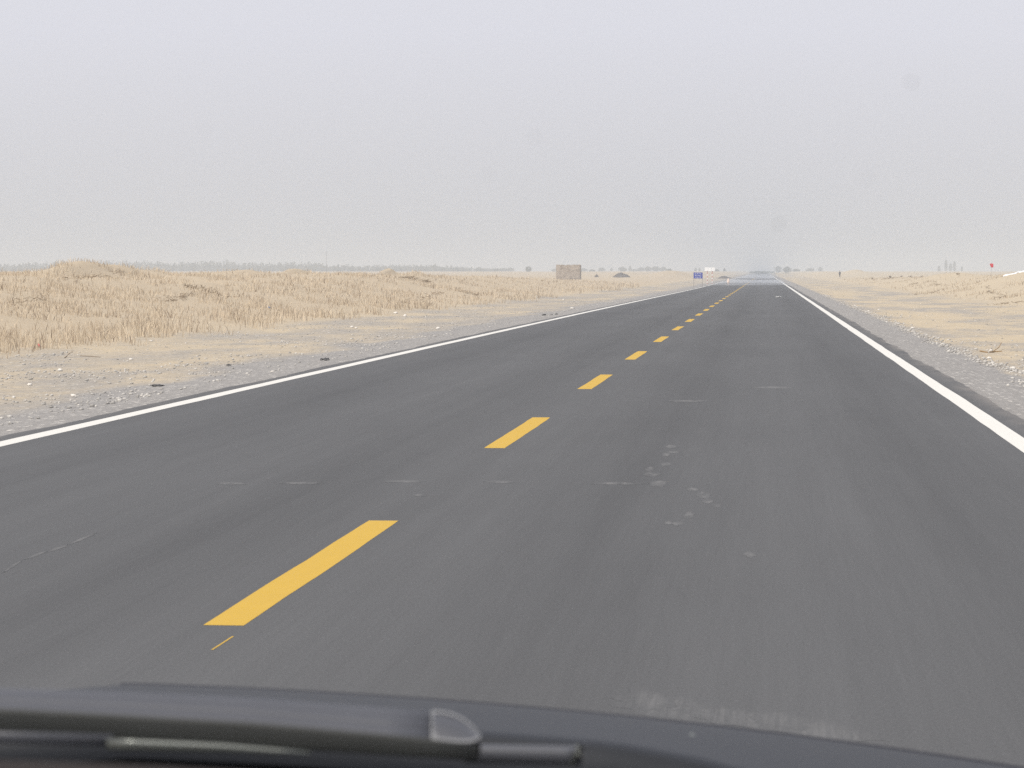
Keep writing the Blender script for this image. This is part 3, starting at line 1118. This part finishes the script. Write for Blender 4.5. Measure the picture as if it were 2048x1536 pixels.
# ------------------------------------------------------------------ the person beyond the right shoulder
PY = 565
pf = at(1679.5, 556.3, PY)
ph = at(1679.5, 541.6, PY).z
pz = min(pf.z + 0.1, hz(pf.x, PY))
S = (ph - pz) / 1.72
M['skin'] = simple("skin", (0.36, 0.22, 0.15), 0.6, 0.3, 0, 0.05, 5)
M['coat'] = simple("dark_blue_coat", (0.018, 0.020, 0.035), 0.85, 0.2, 0, 0.2, 8)
M['trousers'] = simple("dark_trousers", (0.025, 0.022, 0.025), 0.85, 0.2, 0, 0.2, 8)
M['hair'] = simple("black_hair", (0.012, 0.011, 0.010), 0.7, 0.3, 0, 0.2, 30)


def skinned(name, joints, edges, radii, mat, parent, root=0):
    me = bpy.data.meshes.new(name)
    me.from_pydata(joints, edges, [])
    o = link_mesh(name, me, mat, parent)
    sk = o.modifiers.new("skin", 'SKIN')
    lay = me.skin_vertices[0].data
    for i, r in enumerate(radii):
        lay[i].radius = (r, r)
        lay[i].use_root = (i == root)
    sd_ = o.modifiers.new("smooth", 'SUBSURF')
    sd_.levels = 1
    sd_.render_levels = 1
    return o


person = empty("person", (pf.x, PY, pz), 0.2)
person.scale = (S, S, S)
tag(person, 'person in dark clothes standing on the sand beyond the right shoulder', 'person')
J = [(0, 0, .95), (0, 0, 1.15), (0, 0, 1.38), (0, 0, 1.50), (0, -.01, 1.60), (0, -.01, 1.68),
     (.09, 0, .90), (.10, .0, .50), (.10, .03, .08), (.10, -.10, .03), (-.09, 0, .90), (-.11, -.04, .50), (-.12, .0, .08), (-.12, -.13, .03),
     (.18, 0, 1.40), (.23, .02, 1.12), (.22, -.04, .88), (.22, -.06, .80), (-.18, 0, 1.40), (-.23, .02, 1.12), (-.22, -.04, .88), (-.22, -.06, .80)]
E = [(0, 1), (1, 2), (2, 3), (3, 4), (4, 5), (0, 6), (6, 7), (7, 8), (8, 9), (0, 10), (10, 11), (11, 12), (12, 13), (2, 14), (14, 15), (15, 16), (16, 17), (2, 18), (18, 19), (19, 20), (20, 21)]
RD = [.13, .125, .12, .05, .085, .075, .085, .055, .038, .03, .085, .055, .038, .03, .055, .042, .03, .028, .055, .042, .03, .028]
skinned("body", J, E, RD, M['skin'], person)
skinned("coat", [J[0], J[1], J[2], (0, 0, 1.44), J[14], J[15], (.222, -.03, .93), J[18], J[19], (-.222, -.03, .93), (0, 0, .80)],
        [(0, 1), (1, 2), (2, 3), (2, 4), (4, 5), (5, 6), (2, 7), (7, 8), (8, 9), (0, 10)], [.155, .15, .14, .08, .07, .056, .046, .07, .056, .046, .16], M['coat'], person)
skinned("trousers", [J[0], J[6], J[7], (.10, .03, .10), J[10], J[11], (-.12, 0, .10)], [(0, 1), (1, 2), (2, 3), (0, 4), (4, 5), (5, 6)], [.14, .10, .075, .06, .10, .075, .06], M['trousers'], person)
bm = bmesh.new()
bmesh.ops.create_icosphere(bm, subdivisions=2, radius=0.105)
for q in bm.verts:
    q.co = Vector((q.co.x, q.co.y * 1.1 + 0.02, max(q.co.z, -0.03) + 1.665))
obj("hair", bm, M['hair'], person, True)


# ------------------------------------------------------------------ far trees
def leaf_cloud(n, shape, r, size):
    """small leaf clumps spread through a crown; shape(t) = half width at height share t"""
    out = []
    for _ in range(n):
        t = r.random()
        a = r.uniform(0, 2 * math.pi)
        q = shape(t) * (0.35 + 0.65 * math.sqrt(r.random())) * (0.72 + 0.5 * math.sin(a * 3 + t * 9 + shape(0.4)) ** 2)
        out.append((q * math.cos(a), q * math.sin(a), t))
    return out


def clump_mesh(name, cents, sizes, mat, parent, seed, k=3):
    """each clump is k crossed jagged leaves"""
    rs = np.random.default_rng(seed)
    c = np.repeat(np.asarray(cents, float), k, 0)
    s = np.repeat(np.asarray(sizes, float), k)
    n = len(c)
    u = rs.normal(size=(n, 3))
    u /= np.linalg.norm(u, axis=1)[:, None]
    w = np.cross(u, rs.normal(size=(n, 3)))
    w /= np.linalg.norm(w, axis=1)[:, None]
    c = c + rs.normal(size=(n, 3)) * s[:, None] * 0.35
    v = np.stack([c - u * s[:, None] * 0.6, c + w * s[:, None] * 0.42, c + u * s[:, None] * 0.6, c - w * s[:, None] * 0.42], 1).reshape(-1, 3)
    f = np.arange(n * 4).reshape(n, 4)
    o = arrays(name, v, f, mat, parent)
    tone_attr(o, np.repeat(rs.uniform(0, 1, n), 4))
    return o


def tree(name, label, px, ptop, wpx, Y, kind, seed, group):
    r = random.Random(seed)
    t_ = at(px, ptop, Y)
    z0 = hz(t_.x, Y) - 0.2
    H_ = t_.z - z0
    W_ = wpx * Y / F / 2
    tr = empty(name, (t_.x, Y, z0))
    tag(tr, label, 'tree', group)
    bm = bmesh.new()
    r0 = 0.025 * H_ + 0.03
    add_tube(bm, [(0, 0, 0), (r.uniform(-.05, .05) * W_, 0, H_ * 0.35), (r.uniform(-.1, .1) * W_, 0, H_ * 0.85)], [r0, r0 * 0.7, r0 * 0.2], 7)
    for k in range(5):
        a = r.uniform(0, 6.28)
        zb_ = H_ * r.uniform(0.25, 0.55)
        q = W_ * r.uniform(0.4, 0.8)
        add_tube(bm, [(0, 0, zb_), (math.cos(a) * q * 0.5, math.sin(a) * q * 0.5, zb_ + H_ * 0.12), (math.cos(a) * q, math.sin(a) * q, zb_ + H_ * 0.28)], [r0 * 0.4, r0 * 0.25, r0 * 0.08], 5)
    obj("trunk", bm, M['bark'], tr)
    if kind == 'round':
        sh = lambda t: W_ * (math.sin(min(1, max(0, t)) * math.pi) ** 0.55)
        zlo = 0.12
    else:
        sh = lambda t: W_ * (0.35 + 0.65 * math.sin(t * math.pi) ** 0.8) * (1 - 0.55 * t)
        zlo = 0.10
    cs = leaf_cloud(260, sh, r, W_)
    cs = [(x, y, (zlo + (1 - zlo) * t) * H_) for x, y, t in cs]
    clump_mesh("crown", cs, [max(0.22, W_ * 0.22) * r.uniform(0.6, 1.3) for _ in cs], M['leaf'], tr, seed)
    return tr


G1 = 'lone trees standing in the haze behind the sand'
TR = [(1008, 537, 12, 1900, 'round', 'small bushy tree, first of two at the far left of the hut'), (1020, 536.5, 16, 1900, 'round', 'wide bushy tree midway between white post and hut'),
      (1057, 533.5, 13, 1300, 'round', 'round dark tree standing alone left of the hut'), (1108, 538.5, 10, 1900, 'round', 'low tree half hidden by the left wall of the hut'),
      (1167, 537.5, 14, 1900, 'round', 'low tree touching the right wall of the hut'), (1184, 539.5, 12, 1600, 'round', 'very low bush a little right of the hut'),
      (1203, 536, 15, 1900, 'round', 'round tree above the small dark earth heap'), (1223, 536.5, 7, 1900, 'slim', 'slim tree left of the large dark earth heap'),
      (1245, 535.5, 17, 1800, 'round', 'broad round tree above the large dark earth heap'), (1260, 532, 9, 1800, 'slim', 'taller slim tree right of the broad round tree'),
      (1269, 539, 12, 1900, 'round', 'low bush right of the taller slim tree'), (1282, 536, 14, 1900, 'round', 'first tree of the long clump left of the signs'),
      (1296, 534, 15, 1850, 'round', 'second and fuller tree of the long clump left of the signs'), (1311, 533.5, 16, 1850, 'round', 'tallest tree in the long clump left of the signs'),
      (1326, 535, 15, 1900, 'round', 'last tree of the long clump left of the signs'), (1338, 538, 12, 1550, 'round', 'low bush at the end of the long clump left of the signs'),
      (1391, 535.5, 7, 1900, 'slim', 'thin tree directly behind the blue sign'), (1399, 536, 6, 1900, 'slim', 'thin tree between the blue sign and the white board'),
      (1434, 539, 8, 1600, 'round', 'faint bush just right of the white board'), (1449, 536.5, 6, 1600, 'slim', 'faint slim tree above the pale cone'),
      (1556, 533, 14, 1900, 'round', 'full tree where the road vanishes, on its right side'), (1574, 534.5, 16, 1550, 'round', 'peaked tree second right of the vanishing road'),
      (1593, 539, 14, 1600, 'round', 'low faint bush third right of the vanishing road'), (1620, 537, 15, 1900, 'round', 'flat-topped tree left of the standing person'),
      (1641, 535, 10, 1900, 'round', 'peaked tree nearest the standing person'),
      (1878, 532, 8, 1900, 'slim', 'short faint poplar on the left of the poplar clump'), (1892, 520, 9, 1850, 'slim', 'tallest hazy poplar at the right'),
      (1901, 527, 9, 1900, 'slim', 'middle poplar beside the tallest poplar'), (1909, 523, 9, 1850, 'slim', 'second tallest hazy poplar at the right'),
      (1924, 533, 6, 1900, 'slim', 'short poplar standing apart on the right of the clump')]
for i, (px, pt, w, Y, kind, lb) in enumerate(TR):
    tree("tree" if kind == 'round' else "poplar_tree", lb, px, pt, w, Y, kind, 1200 + i, G1)

# the long belt of trees on the left reads as one mass
rb = random.Random(77)
cents, sizes = [], []
tv, tf = [], []
WX = [0, 60, 105, 150, 200, 240, 290, 320, 350, 400, 450, 500, 560, 610, 640, 655, 700, 760, 800, 840, 880, 930, 1000]
WT = [529, 527, 524, 527, 523, 521, 523, 525, 527, 523, 522, 527, 526, 526, 525, 531, 531, 532, 531, 531, 530, 536, 539]
px = -120.0
while px < 1005:
    Y = 1750 + rb.uniform(-120, 200)
    top = np.interp(px, WX, WT) + rb.uniform(-2.0, 5.5) + (rb.uniform(-3, 0) if rb.random() < 0.25 else 0)
    t_ = at(px, top, Y)
    z0 = hz(t_.x, Y)
    H_ = max(1.5, t_.z - z0)
    W_ = rb.uniform(0.5, 1.5)
    slim = rb.random() < 0.6
    for k in range(26):
        t = rb.random()
        q = W_ * ((1 - 0.7 * t) if slim else math.sin(0.15 + t * 2.8)) * rb.uniform(0.1, 1)
        a = rb.uniform(0, 6.28)
        cents.append((t_.x + q * math.cos(a), Y + q * math.sin(a), z0 + H_ * (0.04 + 0.94 * t)))
        sizes.append(rb.uniform(0.5, 1.1) * (0.75 if t > 0.7 else 1.2))
    px += rb.uniform(1.0, 3.6)
belt = clump_mesh("distant_wood", cents, sizes, M['leaf'], None, 5, 3)
tag(belt, 'long belt of hazy trees behind the grass bank', 'wood', kind='stuff')
# low scrub where the road vanishes
cents, sizes = [], []
for k in range(300):
    px = rb.uniform(1500, 1550)
    Y = rb.uniform(1700, 1900)
    p = at(px, 545, Y)
    cents.append((p.x, Y, hz(p.x, Y) + rb.uniform(0, 0.9)))
    sizes.append(rb.uniform(0.3, 0.8))
sc = clump_mesh("distant_scrub", cents, sizes, M['leaf'], None, 6, 3)
tag(sc, 'dark hazy line of scrub where the road vanishes', 'scrub', kind='stuff')

# small dark tussocks along the right skyline
TS = [(1780, 543.5, 5), (1803, 545, 5), (1820, 543.5, 8), (1843, 543, 6), (1916, 546, 8), (1949, 545, 5), (1744, 555, 5), (1781, 540, 4)]
LB = ['tiny dark tussock on the skyline behind the low brush heap', 'small tussock next left of the twin skyline tussocks', 'darker wide one of the twin tussocks on the right skyline',
      'narrow right one of the twin tussocks on the right skyline', 'flat dark tussock under the hazy poplars', 'dark tussock on the skyline between poplars and flag',
      'small dark tussock on the sand right of the person', 'faint tall tussock on the right skyline']
for i, (px, py, w) in enumerate(TS):
    p = hit(px, py + 3.0, 60)
    Y = min(p.y, 420)
    p = at(px, py, Y)
    z0 = hz(p.x, Y) - 0.03
    H_ = min(max(0.12, p.z - z0), 6.5 * Y / F)
    o = empty("tussock", (p.x, Y, z0))
    tag(o, LB[i], 'tussock', 'dark tussocks on the right skyline')
    r = random.Random(i)
    W_ = w * Y / F / 2
    bm = bmesh.new()
    for k in range(40):
        a = r.uniform(0, 6.28)
        l = r.uniform(0.5, 1)
        add_tube(bm, [(r.gauss(0, .25) * W_, r.gauss(0, .25) * W_, 0), (math.cos(a) * W_ * 0.5, math.sin(a) * W_ * 0.5, H_ * 0.6 * l), (math.cos(a) * W_ * r.uniform(.5, 1.1), math.sin(a) * W_, H_ * l)], [0.02, 0.016, 0.008], 4)
    obj("stems", bm, M['twig'], o)

# ------------------------------------------------------------------ the car the picture is taken from
M['car_paint'] = simple("blue_grey_car_paint", (0.022, 0.0245, 0.030), 0.55, 0.22, 0, 0.10, 3)
M['wiper_grey'] = simple("wiper_grey", (0.060, 0.063, 0.073), 0.42, 0.5, 0, 0.12, 20)
M['wiper_shaded'] = simple("wiper_shaded", (0.026, 0.028, 0.027), 0.6, 0.4, 0, 0.15, 20)  # darker copy of the wiper grey, shade put into the colour
M['wiper_metal'] = simple("wiper_metal", (0.15, 0.16, 0.15), 0.35, 0.5, 0.6, 0.1, 20)
M['cowl_black'] = simple("cowl_black", (0.0045, 0.005, 0.0055), 0.7, 0.15, 0, 0.2, 20)
M['dash_grey'] = simple("dash_grey", (0.030, 0.026, 0.025), 0.95, 0.05, 0, 0.15, 60)
M['cap_rim'] = simple("cap_rim_highlight", (0.22, 0.225, 0.235), 0.45, 0.5, 0, 0.1, 20)  # paler than the cap: the highlight along its rim is painted in
M['trim'] = simple("dark_trim", (0.016, 0.016, 0.022), 0.7, 0.2, 0, 0.1, 20)
glass = new_mat("windscreen_glass")
t = NT(glass)
tb = t.n.new("ShaderNodeBsdfTransparent")
tb.inputs[0].default_value = (1, 1, 1, 1)
t.out(tb.outputs[0])

car = empty("car", (-0.5, 2.0, 0))
tag(car, 'blue-grey car bonnet edge and grey wiper in front of the camera', 'car')


def rel(v):
    return Vector(v) - Vector((-0.5, 2.0, 0))


def bonnet_edge(px):
    q = px - 260
    return np.where(q > 0, 1368 + 0.030 * q + 3.6e-5 * q * q, 1368 - 0.085 * q)


def bonnet_rear(px):
    return bonnet_edge(px) + np.interp(px, [-1200, 260, 960, 1230, 1400, 2048, 2400], [66, 66, 70, 67, 82, 190, 280])


cols = np.linspace(-1350, 2350, 75)
bm = bmesh.new()
grid = []
for px in cols:
    e, r_ = float(bonnet_edge(px)), float(bonnet_rear(px))
    rowv = []
    pr = at(px, r_, 1.95)
    pc = at(px, e, 2.55)
    dy = 0.6
    slope = (pc.z - pr.z) / dy
    rowv.append(Vector((pr.x, 1.953, pr.z - 0.03)))
    for s in np.linspace(0, 1, 9):
        p = pr.lerp(pc, s)
        p.z += 0.012 * math.sin(s * math.pi) * 0.5
        rowv.append(p)
    for s, dz in ((2.75, -0.045), (3.0, -0.14), (3.25, -0.30), (3.28, -0.5)):
        rowv.append(Vector((pc.x, s, pc.z + dz)))
    grid.append([bm.verts.new(rel(q)) for q in rowv])
for i in range(len(grid) - 1):
    for j in range(len(grid[0]) - 1):
        bm.faces.new((grid[i][j], grid[i + 1][j], grid[i + 1][j + 1], grid[i][j + 1]))
bonnet = obj("bonnet", bm, M['car_paint'], car, True)
npnt = at(1384, 1491, 2.05)
fr = (1491 - bonnet_edge(1384)) / (bonnet_rear(1384) - bonnet_edge(1384))
npnt = at(1384, bonnet_rear(1384), 1.95).lerp(at(1384, bonnet_edge(1384), 2.55), 1 - fr)
bm = bmesh.new()
bmesh.ops.create_uvsphere(bm, u_segments=14, v_segments=8, radius=1)
for q in bm.verts:
    q.co = rel(npnt) + Vector((q.co.x * 0.0036, q.co.y * 0.008, q.co.z * 0.0048 + 0.003))
noz = obj("washer_nozzle", bm, M['wiper_metal'], bonnet, True)
bm = bmesh.new()
add_tube(bm, [rel(npnt) + Vector((-0.001, 0, -0.004)), rel(npnt) + Vector((-0.001, 0, 0.0015))], [0.0075, 0.0065], 16)
obj("nozzle_shadow", bm, M['cowl_black'], bonnet, True)  # dark ring added for the shadow beside the nozzle

pwE = np.linspace(240, 2350, 40)
eT = np.array([float(bonnet_edge(q)) for q in pwE]) - 1.5
loft_later = (pwE, eT, eT + np.interp(pwE, [240, 330, 980, 1500, 2350], [2, 24, 15, 11, 11]))

# dark cowl between bonnet and glass
bm = bmesh.new()
gr_ = []
for px in np.linspace(-2000, 2600, 40):
    top = np.interp(px, [-2000, 0, 960, 1230, 2600], [1440, 1468, 1500, 1512, 1560])
    p = at(px, top, 1.93)
    gr_.append([bm.verts.new(rel((p.x, 1.94, p.z - 0.03))), bm.verts.new(rel((p.x, 1.92, p.z - 0.022))), bm.verts.new(rel((p.x, 1.50, p.z - 0.030))), bm.verts.new(rel((p.x, 1.45, p.z - 0.075)))])
for i in range(len(gr_) - 1):
    for j in range(3):
        bm.faces.new((gr_[i][j], gr_[i + 1][j], gr_[i + 1][j + 1], gr_[i][j + 1]))
obj("cowl", bm, M['cowl_black'], car, True)

# wiper
WYD = 1.66
wiper = empty("wiper", (0, 0, 0))
wiper.parent = car


def loft(name, pxs, tops, bots, Y, depth, mat, parent, bulge=0.35, ends=True, n=14):
    """bar whose silhouette runs between two lines; its section is a rounded hump"""
    bm = bmesh.new()
    rings = []
    for px, a_, b_ in zip(pxs, tops, bots):
        hi, lo = at(px, a_, Y), at(px, b_, Y)
        h2 = (hi.z - lo.z) / 2
        c = (hi + lo) / 2
        ring = []
        for k in range(n):
            al = 2 * math.pi * k / n
            ca, sa = math.cos(al), math.sin(al)
            sq = lambda q: math.copysign(abs(q) ** bulge, q)
            ring.append(bm.verts.new(rel((c.x, Y + sq(ca) * depth / 2, c.z + sq(sa) * h2))))
        rings.append(ring)
    for i in range(len(rings) - 1):
        for k in range(n):
            bm.faces.new((rings[i][k], rings[i][(k + 1) % n], rings[i + 1][(k + 1) % n], rings[i + 1][k]))
    bm.faces.new(rings[0])
    bm.faces.new(rings[-1][::-1])
    return obj(name, bm, mat, parent, True)


loft("edge_trim", *loft_later, 2.545, 0.02, M['trim'], bonnet, 0.7)

pw = np.linspace(-2200, 862, 36)
upT = np.interp(pw, [-2200, 0, 260, 500, 862], [1330, 1377, 1385, 1396, 1423])
upB = np.interp(pw, [-2200, 0, 260, 500, 862], [1372, 1422, 1436, 1450, 1483])
def crowned(name, pxs, tops, bots, parent, groove=0.0013, lift=0.0):
    """bar with a sloping, gently crowned upper face and two long shallow grooves"""
    bm = bmesh.new()
    rings = []
    for px, a_, b_ in zip(pxs, tops, bots):
        lo, hi = at(px, b_, WYD - 0.012), at(px, a_, WYD + 0.012)
        prof = []
        for k in range(17):
            f = k / 16
            q = lo.lerp(hi, f) + Vector((0, -0.5, 0.7)) * ((0.0022 + lift) * math.sin(f * math.pi) - groove * (math.exp(-((f - 0.38) / 0.05) ** 2) + math.exp(-((f - 0.66) / 0.05) ** 2)))
            prof.append(q)
        prof += [hi + Vector((0, 0.004, -0.002)), hi + Vector((0, 0.006, -0.014)), lo + Vector((0, 0.010, -0.004))]
        rings.append([bm.verts.new(rel(q)) for q in prof])
    for i in range(len(rings) - 1):
        for k in range(len(rings[0])):
            k2 = (k + 1) % len(rings[0])
            bm.faces.new((rings[i][k], rings[i][k2], rings[i + 1][k2], rings[i + 1][k]))
    bm.faces.new(rings[0])
    bm.faces.new(rings[-1][::-1])
    return obj(name, bm, M['wiper_grey'], parent, True)


cover = crowned("wiper_blade", pw, upT, upB, wiper)
pw2 = np.linspace(-2200, 955, 36)
dT = np.interp(pw2, [-2200, 0, 260, 500, 862, 955], [1366, 1416, 1430, 1444, 1476, 1490])
dB = np.interp(pw2, [-2200, 0, 260, 500, 862, 955], [1412, 1463, 1478, 1493, 1515, 1522])
loft("blade_shaded_side", pw2, dT, dB, WYD - 0.010, 0.006, M['wiper_shaded'], wiper, 0.35)  # vertical side of the blade bar, coloured dark for its shade
pw3 = np.linspace(-2200, 226, 12)
loft("spline_strip", pw3, np.interp(pw3, [-2200, 226], [1400, 1468]), np.interp(pw3, [-2200, 226], [1432, 1492]), WYD - 0.013, 0.006, M['wiper_grey'], wiper, 0.5)
pw4 = np.linspace(216, 620, 8)
loft("metal_clip", pw4, np.interp(pw4, [216, 440, 620], [1476, 1486, 1502]), np.interp(pw4, [216, 440, 620], [1499, 1504, 1509]), WYD - 0.017, 0.006, M['wiper_metal'], wiper, 0.5)
# rounded end cap
tx = np.linspace(0, 1, 12)
px_ = 866 + 92 * tx
topc = 1423 + 6 * tx + 44 * tx ** 3.0
botc = 1486 + 9 * tx - 14 * tx ** 6
cap = crowned("end_cap", px_, topc, botc, cover, 0.0, 0.0016)
def onface(px, a_, b_, f):
    return at(px, b_, WYD - 0.012).lerp(at(px, a_, WYD + 0.012), f) + Vector((0, -0.5, 0.7)) * 0.0016


rimv = [onface(px_[i], topc[i], botc[i], 0.93) for i in range(12)] + [onface(px_[i], topc[i], botc[i], 0.07) for i in range(11, -1, -1)]
rimv.append(rimv[0])
bm = bmesh.new()
add_tube(bm, [rel(q) for q in rimv], 0.0010, 7)
obj("cap_rim", bm, M['cap_rim'], cap, True)
pw5 = np.linspace(930, 1164, 8)
loft("rubber_strip", pw5, np.interp(pw5, [930, 1164], [1490, 1494]), np.interp(pw5, [930, 1164], [1524, 1530]), WYD + 0.06, 0.012, M['wiper_grey'], wiper, 0.6)
bm = bmesh.new()
add_tube(bm, [rel(at(1145, 1528, WYD + 0.055)), rel(at(1155, 1510, WYD + 0.053)), rel(at(1161, 1494, WYD + 0.055))], [0.003, 0.0036, 0.003], 8)
obj("strip_end", bm, M['wiper_metal'], wiper, True)

# dashboard edge
bm = bmesh.new()
gr_ = []
for px in np.linspace(-3000, 3000, 30):
    top = np.interp(px, [-3000, 0, 400, 1200, 3000], [1480, 1517, 1534, 1600, 1700])
    p = at(px, top, 1.25)
    gr_.append([bm.verts.new(rel((p.x, 1.42, p.z - 0.045))), bm.verts.new(rel((p.x, 1.27, p.z - 0.004))), bm.verts.new(rel((p.x, 1.22, p.z))), bm.verts.new(rel((p.x, 1.12, p.z - 0.012))), bm.verts.new(rel((p.x, 1.02, p.z - 0.07))), bm.verts.new(rel((p.x, 1.0, p.z - 0.3)))])
for i in range(len(gr_) - 1):
    for j in range(5):
        bm.faces.new((gr_[i][j], gr_[i + 1][j], gr_[i + 1][j + 1], gr_[i][j + 1]))
obj("dashboard", bm, M['dash_grey'], car, True)

# windscreen, clean and clear
bm = bmesh.new()
g0 = []
for u in np.linspace(-1, 1, 17):
    for_ = -0.06 * u * u
    g0.append([bm.verts.new(rel((-0.5 + u * 0.72, 1.46 + for_, 0.955))), bm.verts.new(rel((-0.5 + u * 0.70, 1.05 + for_, 1.17))), bm.verts.new(rel((-0.5 + u * 0.66, 0.62 + for_, 1.40)))])
for i in range(len(g0) - 1):
    for j in range(2):
        bm.faces.new((g0[i][j], g0[i + 1][j], g0[i + 1][j + 1], g0[i][j + 1]))
ws_ = obj("windscreen", bm, glass, car, True)

for (px, py, r_) in ((1822, 165, 0.0005), (1557, 448, 0.0005), (1070, 275, 0.00035), (1735, 356, 0.00034), (980, 350, 0.0003), (412, 262, 0.00025)):
    d = ray(px, py)
    # where the sight line meets the glass between its base and middle rows
    for Yq in np.linspace(0.6, 1.45, 400):
        zq = EYE + d.z * Yq
        u = (d.x * Yq + 0.5) / 0.68
        zg = np.interp(Yq + 0.06 * u * u, [0.62, 1.05, 1.46], [1.40, 1.17, 0.955])
        if zq > zg:
            bm = bmesh.new()
            bmesh.ops.create_icosphere(bm, subdivisions=2, radius=r_)
            for q in bm.verts:
                q.co.y *= 0.3
                q.co += rel((d.x * Yq, Yq - 0.002, zq))
            obj("dust_speck", bm, M['dash_grey'], ws_)
            break
# ------------------------------------------------------------------ dusty air
haze_m = new_mat("dusty_air")
t = NT(haze_m)
pv = t.n.new("ShaderNodeVolumePrincipled")
pv.inputs['Color'].default_value = (0.672, 0.712, 0.747, 1)
pv.inputs['Density'].default_value = 0.00082
pv.inputs['Anisotropy'].default_value = 0.0
oo = t.n.new("ShaderNodeOutputMaterial")
t.l.new(pv.outputs[0], oo.inputs['Volume'])
bm = bmesh.new()
zlo, zhi = float(ZZ.min()) - 1.0, 14.0
add_box(bm, (0, 3200, (zlo + zhi) / 2), (10400, 6900, zhi - zlo))
hz_o = obj("haze", bm, haze_m)
tag(hz_o, 'pale dust haze filling the air over the plain', 'haze', kind='stuff')
